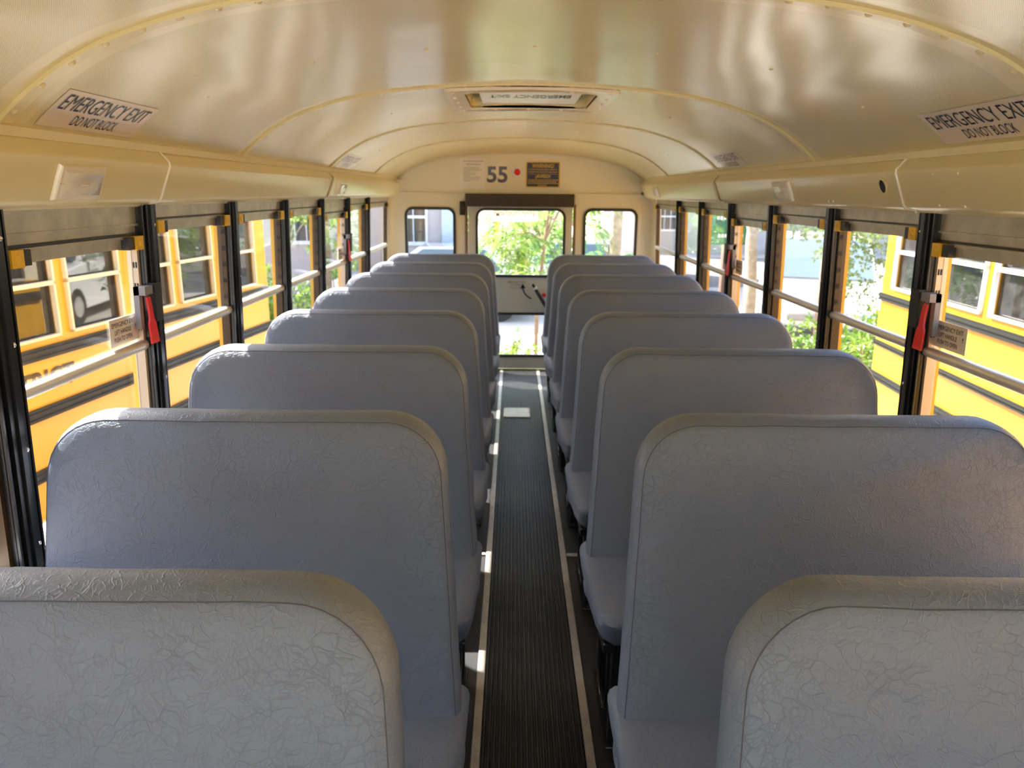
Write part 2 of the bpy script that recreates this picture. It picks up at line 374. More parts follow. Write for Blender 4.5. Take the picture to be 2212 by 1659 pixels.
# ceiling sheet
def make_ceiling():
    ys = [Y0 + (6.2 - Y0) * i / 12 for i in range(13)] + [6.2 + .54 * i / 10 for i in range(1, 11)]
    ys = sorted([y for y in ys if not 2.9 < y < 3.7] + [3.01, 3.3, 3.615])
    T = AL[-1]; ts = [-T + 2 * T * i / 72 for i in range(73)]
    vs = []; uv = []
    for y in ys:
        for t in ts:
            wv, z, n = at_arc(t); vs.append((CX + wv, y, ceil_z(wv, y))); uv.append((y, t))
    n = len(ts)
    def hatch_hole(i, k): return 3.0 < (ys[i] + ys[i + 1]) / 2 < 3.62 and -.222 < CX + (ts[k] + ts[k + 1]) / 2 < .352
    fs = [(i * n + k, i * n + k + 1, (i + 1) * n + k + 1, (i + 1) * n + k) for i in range(len(ys) - 1) for k in range(n - 1) if not hatch_hole(i, k)]
    me = bpy.data.meshes.new('ceiling'); me.from_pydata(vs, [], fs)
    ul = me.uv_layers.new(name='UVMap')
    for lp in me.loops: ul.data[lp.index].uv = uv[lp.vertex_index]
    o = link('ceiling', me, M['ceil'], None, 60); tag(o, kind='structure')
    T2 = T - .002
    for k in range(-2, 4):                                   # curved rib straps with domed rivets
        y = 1.55 + 1.37 * k
        if y < Y0 or y > 6.2: continue
        b = MB(); prof = [(-.0035, .0), (-.003, .008), (.003, .008), (.0035, .0022), (.046, .0022), (.047, .0002)]
        rings = []
        for i in range(61):
            t = -T2 + 2 * T2 * i / 60
            rings.append([on_ceiling(t, y + a, d) for a, d in prof])
        b.loft(rings, closed=False)
        nr = 29
        for i in range(nr):
            t = -T2 + .04 + (2 * T2 - .08) * i / (nr - 1)
            wv, z, nn = at_arc(t); b.dome(on_ceiling(t, y + .022, .0015), nn, .0085, .0065, 10)
        b.build('ceiling_rib', M['cream'], o, 40)
    for k in range(0, 6):                                    # roof bow screws between the ribs
        y = 1.55 + 1.37 * (k - .5) - .02
        if y < 0 or y > 6.2: continue
        b = MB()
        for t in (-.93, -.62, -.30, .0, .34, .66, .95):
            wv, z, nn = at_arc(t); b.dome(on_ceiling(t, y + .01 * math.sin(t * 9), .0), nn, .006, .004)
        b.build('screw_row', M['cream'], o, 40)
    return o
make_ceiling()

# outer roof skin
b = MB()
ring = lambda y, e: [(CX + wv * (1 + e), y, arch(min(1.09, abs(wv))) + .07) for wv in [-1.09 + 2.18 * i / 40 for i in range(41)]]
rr = [[(CX - 1.22, y, 1.56)] + ring(y, .08) + [(CX + 1.25, y, 1.56)] for y in (Y0 - .05, Y1 + .08)]
b.loft(rr, closed=False)
tag(b.build('trim_1', M['bus'], None, 40), kind='structure')

def wl(h, sg=-1): return (1.145 if sg < 0 else 1.178) + .035 * (1.55 - max(h, .77))
def side(sg):
    """(y, h, d): along the bus, height, inward from the window wall"""
    return lambda y, h, d: (CX + sg * (wl(h, sg) - d), y, h)

trim_n = [1]
def trim(o):
    trim_n[0] += 1; o.name = 'trim_%d' % trim_n[0]; return tag(o, kind='structure')

# header panels (the angled panels above the windows) with their lapped seams
HP = [(1.235, 1.553), (1.138, 1.553), (1.134, 1.560), (1.104, 1.566), (1.097, 1.575), (1.062, 1.664), (1.062, 1.674), (1.088, 1.704), (1.088, 1.708)]
for sg in (-1, 1):
    b = MB(); segs = [Y0] + [y for y in (P[5], P[8]) ] + [Y1]
    for i in range(len(segs) - 1):
        off = .004 if i % 2 == 0 else 0
        b.loft([[(CX + sg * (wv - (off if 1.15 > wv else 0)), y, h) for wv, h in HP] for y in (segs[i] - (.03 if i else 0), segs[i + 1] + .0)], closed=False)
    o = b.build('trim', M['cream'], None, 50); trim(o)
    for y in segs[1:-1]:
        s_ = MB(); s_.tube([(CX + sg * (wv - .006), y, h) for wv, h in HP[1:]], .0045, 6); s_.build('panel_lip', M['lampb'], o)
    # grille dots and small screws pressed into the panel
    def hp(y, t, out):       # on the sloping face
        wv = 1.097 + (1.062 - 1.097) * t; h = 1.575 + (1.664 - 1.575) * t
        return (CX + sg * (wv - out), y, h - out * .35)
    yy = 1.95 if sg > 0 else 4.12
    g = MB()
    for i in range(9):
        for j in range(7): g.dome(hp(yy + i * .011 + (j % 2) * .005, .15 + j * .105, .003), (-sg, 0, -.35), .0024, .0012, 6)
    g.build('speaker_grille', M['cream'], o, 0)
    g = MB()
    for y in (yy - .012, yy + .105):
        for t in (.02, .93): g.dome(hp(y, t, .003), (-sg, 0, -.35), .0045, .003)
    for y in (P[5] + .5, P[5] + .54, P[7] + .2, P[7] + .23): g.dome(hp(y, .05, .002), (-sg, 0, -.35), .0045, .003)
    g.build('panel_screw', M['lampb'], o, 40)
    # moulding between ceiling and header
    b = MB(); prof = [(1.094, 1.700), (1.078, 1.703), (1.076, 1.722), (1.084, 1.733), (1.094, 1.732)]
    b.loft([[(CX + sg * wv, y, h) for wv, h in prof] for y in (Y0, Y1)], closed=True, cap=True)
    trim(b.build('trim', M['cream'], None, 40))

# dark round hole in the right header
s_ = 1; cyl = MB(); c0 = Vector((CX + 1.0755, 2.345, 1.629))
n_ = Vector((-1, 0, -.37)).normalized()
a_ = Vector((0, 1, 0)); b_ = n_.cross(a_)
rim = [[tuple(c0 + (a_ * math.cos(2*PI*k/20) + b_ * math.sin(2*PI*k/20)) * r + n_ * d) for k in range(20)] for r, d in ((.026, .0), (.026, .005), (.021, .006), (.0205, .0025))]
ho = MB().loft(rim).build('grommet_hole', M['cream'], None, 40)
MB().add([tuple(c0 + (a_ * math.cos(2*PI*k/20) + b_ * math.sin(2*PI*k/20)) * .0206 + n_ * .003) for k in range(20)], [tuple(range(20))]).build('opening', M['dark'], ho, 0)
tag(ho, 'round dark hole in the cream header panel above the right windows', 'grommet hole')

# pillars
for sg in (-1, 1):
    for i, y in enumerate(P):
        b = MB(side(sg))
        b.box(y - .043, y + .043, .72, 1.556, -.036, .008)
        b.box(y - .025, y + .025, .74, 1.556, .006, .018)
        b.box(y - .008, y + .008, .74, 1.556, .016, .024)
        b.box(y - .043, y - .037, .72, 1.556, .006, .014); b.box(y + .037, y + .043, .72, 1.556, .006, .014)
        o = b.build('pillar', M['black'], None, 0); trim(o)
        e = MB(side(sg)); e.box(y - .036, y + .036, .70, 1.57, -.056, -.036); e.build('outer_post', M['bus'], o, 0)
        q = MB(side(sg))
        for h in (.80, 1.03, 1.27, 1.497): q.dome((y + .017, h, .018), (0, 0, 1), .006, .005)
        q.build('screw', M['chrome'], o, 40)

# side walls under the windows, floor, outer skin
for sg, nm in ((-1, 'wall_left'), (1, 'wall_right')):
    b = MB(); k_ = .033 if sg > 0 else 0; b.box(CX + sg * (1.172 + k_), CX + sg * (1.20 + k_), Y0, Y1, 0, .752)
    o = b.build(nm, M['doorgrey'], None, 0); tag(o, kind='structure')
    e = MB(); e.box(CX + sg * (1.205 + k_), CX + sg * (1.235 + k_), Y0, Y1, -.45, .752); e.build('outer_skin', M['bus'], o, 0)
    r = MB()
    for z in (.60, .18, -.2): r.box(CX + sg * (1.236 + k_), CX + sg * (1.262 + k_), Y0, Y1, z - .04, z + .04)
    r.build('rub_rail', M['rubrail'], o, 0)
    # behind the last pillar the corner panel fills up to the rear wall
    c = MB(side(sg)); c.box(6.62, Y1, .74, 1.56, -.05, .0); c.build('corner_panel', M['rearcream'], o, 0)
b = MB(); b.box(CX - 1.2, CX + 1.235, Y0, Y1, -.06, 0)
tag(b.build('floor', M['rubber'], None, 0), kind='structure')

# aisle mat, metal strips
b = MB()
x = -.083; npitch = 19; pw = (.225 + .083) / npitch
prof = [(-.083, 0)]
for k in range(npitch):
    a = -.083 + k * pw
    prof += [(a + .001, .003), (a + .004, .0075), (a + pw - .006, .0075), (a + pw - .003, .003)]
prof += [(.225, 0)]
b.loft([[(px_, y, z) for px_, z in prof] for y in (Y0 + .05, Y1 - .005)], closed=True, cap=True)
o = b.build('aisle_mat', M['mat_'], None, 0); tag(o, 'black ribbed rubber mat running down the middle aisle', 'floor mat')
def strip(x0, x1, y0, y1, nr, along='y'):
    b = MB(); b.bbox(x0, x1, y0, y1, 0.0005, .007, .003)
    for k in range(nr):
        t = (k + .5) / nr
        for dy in ((-.012, .012) if k % 3 == 1 else (0,)):
            b.dome(((x0 + x1) / 2 + (k % 2 - .5) * .006, y0 + (y1 - y0) * t + dy, .007) if along == 'y' else (x0 + (x1 - x0) * t, (y0 + y1) / 2, .007), (0, 0, 1), .0035, .0022)
    return trim(b.build('trim', M['strip'], None, 40))
strip(-.111, -.083, Y0 + .05, Y1 - .006, 62); strip(.225, .253, Y0 + .05, Y1 - .006, 62)
strip(.254, 1.17, 3.06, 3.085, 8, 'x'); strip(-1.03, -.112, 3.06, 3.085, 8, 'x')
# access plate on the aisle floor
b = MB(); b.bbox(-.062, .135, 5.18, 5.42, .0078, .0125, .004)
for yy_ in (5.20, 5.30, 5.40):
    for xx_ in (-.05, .036, .123):
        if not (yy_ == 5.30 and xx_ == .036): b.dome((xx_, yy_, .0125), (0, 0, 1), .006, .003)
tag(b.build('access_plate', M['strip'], None, 40), 'pale screwed down metal access plate set in the ribbed aisle mat', 'access plate')

# ------------------------------------------------------------------ side windows
EMER = {(-1, 4): 1, (-1, 8): 1, (1, 4): 1, (1, 7): 1}
win_n = 0
def make_window(sg, i):
    global win_n
    ya, yb = P[i] + .043, (P[i + 1] - .043 if i + 1 < len(P) else 6.60)
    em = (sg, i) in EMER
    win_n += 1
    o = empty('window_%d' % win_n, (CX + sg * 1.15, (ya + yb) / 2, .77)); tag(o, kind='structure')
    fn = side(sg)
    def part(name, m, builder, parent=o, smooth=0):
        b = MB(fn); builder(b); q = b.build(name, m, None, smooth); 
        if parent is o: keep(q, o)
        else: q.parent = parent
        return q
    tb = 1.435 if em else 1.474        # underside of the sash top bar
    def hs(b):
        b.box(ya, yb, 1.500, 1.556, -.035, -.006)
        if em: b.box(ya, yb, 1.474, 1.498, -.03, -.010); b.box(ya, yb, 1.497, 1.503, -.03, -.001)
        b.box(ya, yb, 1.550, 1.556, -.03, .004)
    part('header_strip', M['galv'], hs)
    part('seal', M['blackp'], lambda b: b.box(ya, yb, tb + .036, tb + .042, -.04, -.002))
    part('sash_bar', M['galv'], lambda b: (b.box(ya + .02, yb - .02, tb, tb + .030, -.034, -.012), b.box(ya + .02, yb - .02, tb + .026, tb + .034, -.034, -.004)))
    for a, dr in ((ya + .006, 1), (yb - .006, -1)):
        l0, l1 = sorted((a, a + dr * .042))
        lt = part('latch', M['latch'], lambda b: (b.box(l0, l1, tb - .005, tb + .034, -.022, .016), b.dome(((l0 + l1) / 2, tb + .015, .016), (0, 0, 1), .011, .004, 12)))
        k0, k1 = sorted((a + dr * .042, a + dr * .076))
        bl = MB(fn); bl.box(k0, k1, tb - .003, tb + .032, -.022, .010); q = bl.build('latch_slide', M['blackp'], None, 0); q.parent = lt; q.matrix_parent_inverse = Matrix.Translation(o.location).inverted() if False else Matrix()
        q.matrix_parent_inverse = Matrix()  # latch carries window inverse; child data are in the same world frame
    part('upper_pane', M['glass'], lambda b: b.box(ya + .012, yb - .012, 1.15, tb + .002, -.022, -.019))
    part('lower_pane', M['glass2'], lambda b: b.box(ya + .012, yb - .012, .77, 1.146, -.031, -.028))
    part('rail', M['rail'], lambda b: b.tube([(ya - .005, 1.145, -.012), (yb + .005, 1.145, -.012)], .0165, 14), smooth=50)
    part('sill', M['rail'], lambda b: (b.box(ya, yb, .752, .772, -.075, .020), b.box(ya, yb, .735, .756, .012, .022)))
    tm = M['tracktan'] if em else M['trackbr']
    part('track', tm, lambda b: (b.box(ya, ya + .012, .77, tb + .03, -.034, -.004), b.box(yb - .012, yb, .77, tb + .03, -.034, -.004)))
    def slots(b):
        for yy in (ya + .0125, yb - .0125):
            h = 1.19
            while h < tb - .01:
                b.box(yy - .0012, yy + .0012, h, h + .017, -.018, -.0145); b.box(yy - .0012, yy + .0012, h, h + .017, -.0105, -.007); h += .062
    part('track_slots', M['dark'], slots)
    if em:
        yh = yb - .012
        br = part('release_bracket', M['greyp'], lambda b: (b.box(yh - .040, yh + .008, 1.300, 1.325, -.004, .030), b.box(yh - .040, yh - .022, 1.200, 1.325, -.004, .012)))
        part('backing_plate', M['blackp'], lambda b: b.box(yh + .014, yh + .056, 1.215, 1.33, .0, .034))
        def pad(b):
            rings = []
            for h, wd, d in ((1.292, .010, .018), (1.262, .011, .022), (1.228, .012, .024), (1.214, .020, .025), (1.18, .022, .028), (1.158, .023, .030), (1.155, .0225, .0305)):
                yc = yh - .008 + (1.29 - h) * .02
                rings.append([(yc - wd, h, d), (yc + wd, h, d), (yc + wd, h, d + .006), (yc - wd, h, d + .006)])
            b.loft(rings, cap=True)
        bb = MB(fn); pad(bb); q = bb.build('red_lever', M['red'], None, 40); q.parent = br; q['label'] = 'red pull lever'
    return o
for sg in (-1, 1):
    for i in range(len(P)): make_window(sg, i)

# stickers on the glass of the emergency windows
def glass_sticker(sg, y0, y1, h0, h1, label, detail=True):
    base = side(sg); d = -.0185
    fn = lambda y, h, q: base(y, h, d + q)
    b = MB(fn); b.box(y0, y1, h0, h1, .0, .0008)
    o = b.build('emergency_exit_sticker', M['white'], None, 0)
    # reading direction: left side reads towards +y, right side towards -y
    cy, ch = (y0 + y1) / 2, (h0 + h1) / 2; W = y1 - y0; Hh = h1 - h0
    tf = lambda dx, dh: (lambda u, v, q: base(cy + (-sg) * (u + dx), ch + v + dh, d + .0013 + q))
    text('lettering', 'EMERGENCY EXIT', tf(-W * .02, Hh * .27), Hh * .17, M['ink'], o, width=W * .82)
    text('lettering', 'LIFT HANDLE', tf(-W * .06, 0), Hh * .17, M['ink'], o, width=W * .56)
    text('lettering', 'PUSH TO OPEN', tf(-W * .06, -Hh * .27), Hh * .17, M['ink'], o, width=W * .62)
    a = MB(lambda u, v, q: tf(W * .40, Hh * .02)(u, v, q)); k = Hh * .09
    a.add([(-.1 * k, -k, 0), (.1 * k, -k, 0), (.1 * k, .3 * k, 0), (-.1 * k, .3 * k, 0), (-.5 * k, .3 * k, 0), (.5 * k, .3 * k, 0), (0, 1.2 * k, 0)], [(0, 1, 2, 3), (4, 5, 6)])
    a.build('arrow', M['ink'], o, 0)
    return tag(o, label, 'sticker', 'lift handle stickers on the emergency windows')
glass_sticker(-1, P[4] + .47, P[5] - .055, 1.167, 1.245, 'white lift handle sticker on the glass of the nearest left window')
glass_sticker(-1, P[8] + .50, P[9] - .060, 1.167, 1.245, 'small white lift handle sticker on a far left window beside a red lever')
glass_sticker(1, P[4] + .47, P[5] - .055, 1.167, 1.245, 'white lift handle sticker on the glass of the nearest right window')
glass_sticker(1, P[7] + .50, P[8] - .060, 1.167, 1.245, 'small white lift handle sticker on a far right window beside a red lever')

# stickers on the ceiling
def ceiling_sticker(sg, y0, y1, label, t_in=.128, t_out=.016):
    T = AL[-1]
    fn = lambda y, t, q: on_ceiling(sg * (T - t), y, .0012 + q)
    b = MB(); vs = []; n = 8; m_ = 6
    for i in range(n + 1):
        for j in range(m_ + 1): vs.append(fn(y0 + (y1 - y0) * i / n, t_out + (t_in - t_out) * j / m_, 0))
    b.add(vs, [(i * (m_ + 1) + j, i * (m_ + 1) + j + 1, (i + 1) * (m_ + 1) + j + 1, (i + 1) * (m_ + 1) + j) for i in range(n) for j in range(m_)])
    o = b.build('emergency_exit_decal', M['decal'], None, 60)
    cy = (y0 + y1) / 2; W = y1 - y0; Hh = t_in - t_out
    for txt, dt, hh, ww in (('EMERGENCY EXIT', t_out + Hh * .68, Hh * .42, W * .90), ('DO NOT BLOCK', t_out + Hh * .24, Hh * .27, W * .46)):
        text('lettering', txt, lambda u, v, q: fn(cy + (-sg) * u, dt + v, .0012), hh, M['ink'], o, width=ww, bold=-.004)
    return tag(o, label, 'sticker', 'emergency exit decals on the ceiling')
ceiling_sticker(-1, 1.665, 2.07, 'large emergency exit decal on the ceiling at upper left')
ceiling_sticker(1, 1.62, 2.04, 'large emergency exit decal on the ceiling at upper right')
ceiling_sticker(-1, 4.40, 4.82, 'distant emergency exit decal low on the left ceiling')
ceiling_sticker(1, 3.72, 4.14, 'distant emergency exit decal low on the right ceiling')

# dome lights on the header panels
def dome_light(sg, yc, label, L_=.19):
    def hp(y, t, out):
        wv = 1.097 + (1.062 - 1.097) * t; h = 1.575 + (1.664 - 1.575) * t
        nx, nz = .93, .37
        return (CX + sg * (wv - out * nx), y, h - out * nz)
    o = empty('dome_light', (CX + sg * 1.075, yc, 1.62))
    def mk(name, m, specs, sm=40, p=None):
        b = MB(hp); specs(b); q = b.build(name, m, None, sm); keep(q, o); return q
    mk('lens_frame', M['lampb'], lambda b: b.loft([[(yc - L_/2 + i, .02 + i*8, d), (yc + L_/2 - i, .02 + i*8, d), (yc + L_/2 - i, .90 - i*8, d), (yc - L_/2 + i, .90 - i*8, d)] for i, d in ((0, .0), (0, .008), (.005, .014), (.014, .014))], cap=False))
    mk('lens', M['lamp'], lambda b: b.loft([[(yc - L_/2 + i, .02 + i*8, d), (yc + L_/2 - i, .02 + i*8, d), (yc + L_/2 - i, .90 - i*8, d), (yc - L_/2 + i, .90 - i*8, d)] for i, d in ((.013, .013), (.020, .019), (.05, .021))], cap=True))
    mk('bulb_ring', M['lampb'], lambda b: b.dome((yc, .46, .020), (0, 0, 1), .018, .005, 14))
    for yy in (yc - L_ / 2 + .013, yc + L_ / 2 - .013):
        mk('screw', M['chrome'], lambda b: b.dome((yy, .46, .013), (0, 0, 1), .009, .007, 10))
    return tag(o, label, 'light', 'dome lights on the header panels')
dome_light(-1, 1.80, 'clear rectangular dome light above the nearest left window')
dome_light(-1, 4.53, 'small distant dome light on the left header panel')
dome_light(1, 3.22, 'rectangular dome light on the right header panel, nearer of two')
dome_light(1, 6.05, 'tiny dome light at the far end of the right header panel')

# ------------------------------------------------------------------ roof hatch
def hatch():
    o = empty('roof_hatch', (CX + .015, 3.3, 1.985))
    x0, x1, y0, y1 = -.27, .40, 2.965, 3.66
    def fn(x, y, q):         # follow the arch
        return (x, y, arch(x - CX) - .004 - q)
    me = plate_mesh(rrect(x0, x1, y0, y1, .03), [rrect(x0 + .075, x1 - .075, y0 + .075, y1 - .075, .05)], .012)
    bm = bmesh.new(); bm.from_mesh(me); bmesh.ops.triangulate(bm, faces=bm.faces)
    for _ in range(2): bmesh.ops.subdivide_edges(bm, edges=[e for e in bm.edges if e.calc_length() > .08], cuts=1, use_grid_fill=True)
    bm.to_mesh(me); bm.free()
    for v in me.vertices: v.co = fn(v.co.x, v.co.y, v.co.z + .006)
    f = link('hatch_frame', me, M['lampb'], None, 30); keep(f, o)
    for k in range(5):
        for xx, yy in ((x0 + .035 + (x1 - x0 - .07) * k / 4, y0 + .03), (x0 + .035 + (x1 - x0 - .07) * k / 4, y1 - .03), (x0 + .03, y0 + .03 + (y1 - y0 - .06) * k / 4), (x1 - .03, y0 + .03 + (y1 - y0 - .06) * k / 4)):
            if (k in (0, 4)) and xx in (x0 + .03, x1 - .03): continue
            keep(MB().dome(fn(xx, yy, .012), (0, 0, -1), .009, .006).build('bolt', M['lampb'], None, 40), o)
    # recess walls rise through the roof
    b = MB(); rc = rrect(x0 + .075, x1 - .075, y0 + .075, y1 - .075, .05)
    b.loft([[(x, y, arch(x - CX) - .012) for x, y in rc], [(x, y, 2.03) for x, y in rc]])
    keep(b.build('recess', M['cream'], None, 40), o)
    b = MB(); b.bbox(x0 + .125, x1 - .125, y0 + .09, y1 - .078, 1.988, 2.02, .004)
    pn = b.build('hatch_panel', M['framew'], None, 40); keep(pn, o)
    t = text('lettering', 'EMERGENCY EXIT', lambda u, v, q: (CX + .01 - u, 3.29 + v, 1.9868), .10, M['ink'], None, width=.34, bold=.02)
    t.parent = pn
    t2 = MB(); t2.box(x0 + .06, x1 - .06, y0 + .06, y1 - .06, 2.03, 2.035); keep(t2.build('hatch_lid', M['lampb'], None, 0), o)
    return tag(o, 'cream framed roof escape hatch in the middle of the ceiling', 'roof hatch')
hatch()

# ------------------------------------------------------------------ rear wall and emergency door
RY = Y1
def rearfn(y_off): return lambda x, h, q: (x, RY + y_off - q, h)
arc_out = [(CX + wv, ceil_z(wv, RY) + .01) for wv in [1.15 * 1 - 2.30 * i / 40 for i in range(41)] if abs(wv) <= 1.09]
outer = [(CX - 1.2, 0), (CX + 1.235, 0), (CX + 1.235, 1.56), (CX + 1.10, 1.66), (CX + 1.10, 1.74)] + arc_out + [(CX - 1.10, 1.74), (CX - 1.10, 1.66), (CX - 1.2, 1.56)]
DW = (-.412, .535)
LWIN = (-.955, -.525, .88, 1.458); RWIN = (.632, 1.092, .88, 1.458)
holes = [rrect(*LWIN, .065), rrect(*RWIN, .065), [(DW[0], .004), (DW[0], 1.50), (DW[1], 1.50), (DW[1], .004)]]
o = plate('wall_rear', outer, holes, .04, rearfn(.02), M['rearcream']); tag(o, kind='structure')
b = MB()
b.tube([(CX - 1.1, RY - .004, 1.592), (CX + 1.1, RY - .004, 1.592)], .006, 8)
for k in range(34): b.dome((CX - 1.07 + 2.14 * k / 33, RY - .001, 1.612), (0, -1, 0), .0055, .004)
for k in range(34):
    xx_ = CX - 1.07 + 2.14 * k / 33
    b.dome((xx_, RY - .001, 1.574), (0, -1, 0), .005, .003)
b.build('bead_and_rivets', M['rearcream'], o, 40)
b = MB(); pts = [(CX + wv, RY - .006, ceil_z(wv, RY) - .004) for wv in [-1.05 + 2.10 * i / 40 for i in range(41)]]
b.tube(pts, .007, 6); b.build('edge_bead', M['rearcream'], o, 50)
tag(MB().box(CX - 1.35, CX + 1.35, RY + .041, RY + .05, -.5, 0.0).build('trim', M['bus'], None, 0), kind='structure').name = 'trim_rear'
for o_ in [bpy.data.objects['trim_rear']]: trim(o_)
# rounded rear corners
for sg in (-1, 1):
    b = MB(); R_ = .11; rings = []
    for h in (0.01, .77, 1.56, 1.70):
        wv = wl(h, sg) if h < 1.6 else 1.10
        rings.append([(CX + sg * (wv - R_ + R_ * math.cos(a)), RY - R_ + R_ * math.sin(a), h) for a in [PI / 2 * k / 8 for k in range(9)]])
    b.loft(rings, closed=False); trim(b.build('trim', M['rearcream'], None, 60))
# rear side windows
def rear_window(q, label):
    global win_n
    win_n += 1; o = empty('window_%d' % win_n, ((q[0] + q[1]) / 2, RY, q[2])); tag(o, kind='structure')
    g = plate('gasket', rrect(q[0] - .012, q[1] + .012, q[2] - .012, q[3] + .012, .075), [rrect(q[0] + .012, q[1] - .012, q[2] + .012, q[3] - .012, .055)], .03, rearfn(.004), M['blackp']); keep(g, o)
    p = plate('pane', rrect(q[0], q[1], q[2], q[3], .06), [], .005, rearfn(.012), M['glass2']); keep(p, o)
rear_window(LWIN, ''); rear_window(RWIN, '')
# door
DUP = (-.322, .450, .872, 1.452); DLO = (-.322, .450, .135, .522)
do = empty('door_1', (CX, RY, 0)); tag(do, kind='structure')
d_ = plate('door_leaf', [(DW[0] + .012, .012), (DW[1] - .012, .012), (DW[1] - .012, 1.49), (DW[0] + .012, 1.49)], [rrect(*DUP, .075), rrect(*DLO, .05)], .045, rearfn(.015), M['doorgrey']); keep(d_, do)
for q in (DUP, DLO):
    g = plate('window_gasket', rrect(q[0] - .014, q[1] + .014, q[2] - .014, q[3] + .014, .08), [rrect(q[0] + .008, q[1] - .008, q[2] + .008, q[3] - .008, .06)], .03, rearfn(-.004), M['blackp']); keep(g, do)
    p = plate('window_pane', rrect(*q, .06), [], .005, rearfn(.012), M['glass2']); keep(p, do)
b = MB()
for x0 in (DW[0] - .018, DW[1] - .006): b.box(x0, x0 + .024, RY - .012, RY + .0, .01, 1.50)
keep(b.build('door_seal', M['brick'], None, 0), do)
# black lever handle with chrome band, red tab
a0, a1 = Vector((.178, RY - .05, .800)), Vector((.335, RY - .05, .545))
b = MB(); b.tube([a0, a0 + (a1 - a0) * .12, a0 + (a1 - a0) * .5, a1], [.012, .015, .017, .017], 10); h_ = b.build('door_handle', M['blackp'], None, 50); keep(h_, do)
b = MB(); dd = (a1 - a0).normalized(); c_ = a0 + (a1 - a0) * .14; b.tube([c_ - dd * .011, c_ + dd * .011], .021, 14); q = b.build('handle_band', M['framew'], None, 50); q.parent = h_
b = MB(); b.tube([a1 + Vector((0, 0, 0)), a1 + Vector((0, .05, 0))], .03, 14); q = b.build('handle_hub', M['blackp'], None, 50); q.parent = h_
b = MB(); b.bbox(.268, .325, RY - .032, RY - .012, .685, .715, .004); keep(b.build('red_tab', M['red'], None, 0), do)
for txt, hc, hh, ww in (('EMERGENCY EXIT', .812, .020, .160), ('LIFT HANDLE', .787, .016, .11), ('PUSH TO OPEN', .762, .016, .12)):
    t = text('door_lettering', txt, lambda u, v, q: (.035 + u, RY - .0085, hc + v), hh, M['inkg'], None, width=ww, bold=.01); keep(t, do)
b = MB(); cen = Vector((.205, 0, .775)); R2 = .115
angs = [math.radians(180 + 5 + 68 * k / 10) for k in range(11)]
vs = []
for a in angs: vs += [(cen.x + (R2 - .006) * math.cos(a), RY - .0085, cen.z + (R2 - .006) * math.sin(a)), (cen.x + (R2 + .006) * math.cos(a), RY - .0085, cen.z + (R2 + .006) * math.sin(a))]
b.add(vs, [(2 * k, 2 * k + 1, 2 * k + 3, 2 * k + 2) for k in range(10)])
b.add([(.065, RY - .0085, .758), (.115, RY - .0085, .758), (.090, RY - .0085, .80)], [(0, 1, 2)])
keep(b.build('door_arrow', M['ink'], None, 0), do)
# sticker across the door window
film = bpy.data.materials.new('white_film'); film.use_nodes = True
_n = film.node_tree; _n.nodes.clear(); _o = _n.nodes.new('ShaderNodeOutputMaterial'); _t = _n.nodes.new('ShaderNodeBsdfTransparent'); _l = _n.nodes.new('ShaderNodeBsdfTranslucent'); _m = _n.nodes.new('ShaderNodeMixShader')
_l.inputs[0].default_value = (.85, .78, .70, 1); _m.inputs[0].default_value = .72
_n.links.new(_t.outputs[0], _m.inputs[1]); _n.links.new(_l.outputs[0], _m.inputs[2]); _n.links.new(_m.outputs[0], _o.inputs[0])
b = MB(); b.box(-.194, .213, RY + .0045, RY + .0065, 1.352, 1.440)
st = b.build('emergency_door_sticker', film, None, 0)
text('lettering', 'EMERGENCY DOOR', lambda u, v, q: (.012 + u, RY + .0035, 1.408 + v), .048, M['inkr'], st, width=.375, bold=.01)
text('lettering', 'DO NOT BLOCK', lambda u, v, q: (.012 + u, RY + .0035, 1.368 + v), .020, M['inkr'], st, width=.155, bold=.01)
tag(st, 'pale emergency door sticker along the top of the rear door glass', 'sticker')

# brown pad over the door
b = MB(); rings = []
for x, i in ((-.425, .01), (-.42, 0), (.528, 0), (.533, .01)):
    rings.append([(x, RY - .004, 1.482 + i), (x, RY - .075 + i, 1.478 + i), (x, RY - .085 + i, 1.49 + i), (x, RY - .085 + i, 1.578 - i), (x, RY - .075 + i, 1.588 - i), (x, RY - .004, 1.588 - i)])
b.loft(rings, cap=True)
tag(b.build('header_pad', M['pad'], None, 40), 'dark brown padded bar above the rear emergency door', 'safety pad')
b = MB(); b.bbox(-.475, -.430, RY - .045, RY - .002, 1.402, 1.522, .005)
tag(b.build('buzzer_box', M['blackp'], None, 40), 'small black box at the upper left corner of the rear door', 'switch box')
b = MB(); b.tube([(1.165 - .03, RY - .004, 1.600), (1.165 - .03, RY - .02, 1.600)], .013, 12)
tag(b.build('hole_plug', M['blackp'], None, 50), 'small black plug in the upper right corner of the rear wall', 'plug')

# notices on the rear bulkhead
b = MB(); b.box(-.474, -.250, RY - .0016, RY - .0002, 1.625, 1.884)
o = b.build('notice_sheet', M['white'], None, 0)
b = MB(); rnd = random.Random(3)
rows = [(1.858, .16, .006), (1.832, .11, .006)] + [(1.806 - .0115 * k, rnd.choice((.10, .13, .15, .06)), .004) for k in range(11)]
for z, wd, hh in rows:
    x0 = -.362 - wd / 2 if hh > .005 else -.442
    x = x0
    if z == 1.806: b.build('printed_heading', M['inkg'], o, 0); b = MB()
    while x < x0 + wd:
        l_ = rnd.uniform(.006, .018); b.add([(x, RY - .0022, z), (x + l_, RY - .0022, z), (x + l_, RY - .0022, z + hh), (x, RY - .0022, z + hh)], [(0, 1, 2, 3)]); x += l_ + .003
b.build('printed_lines', M['inkg'], o, 0)
tag(o, 'cream printed notice sheet on the rear bulkhead, left of the number 55', 'notice')
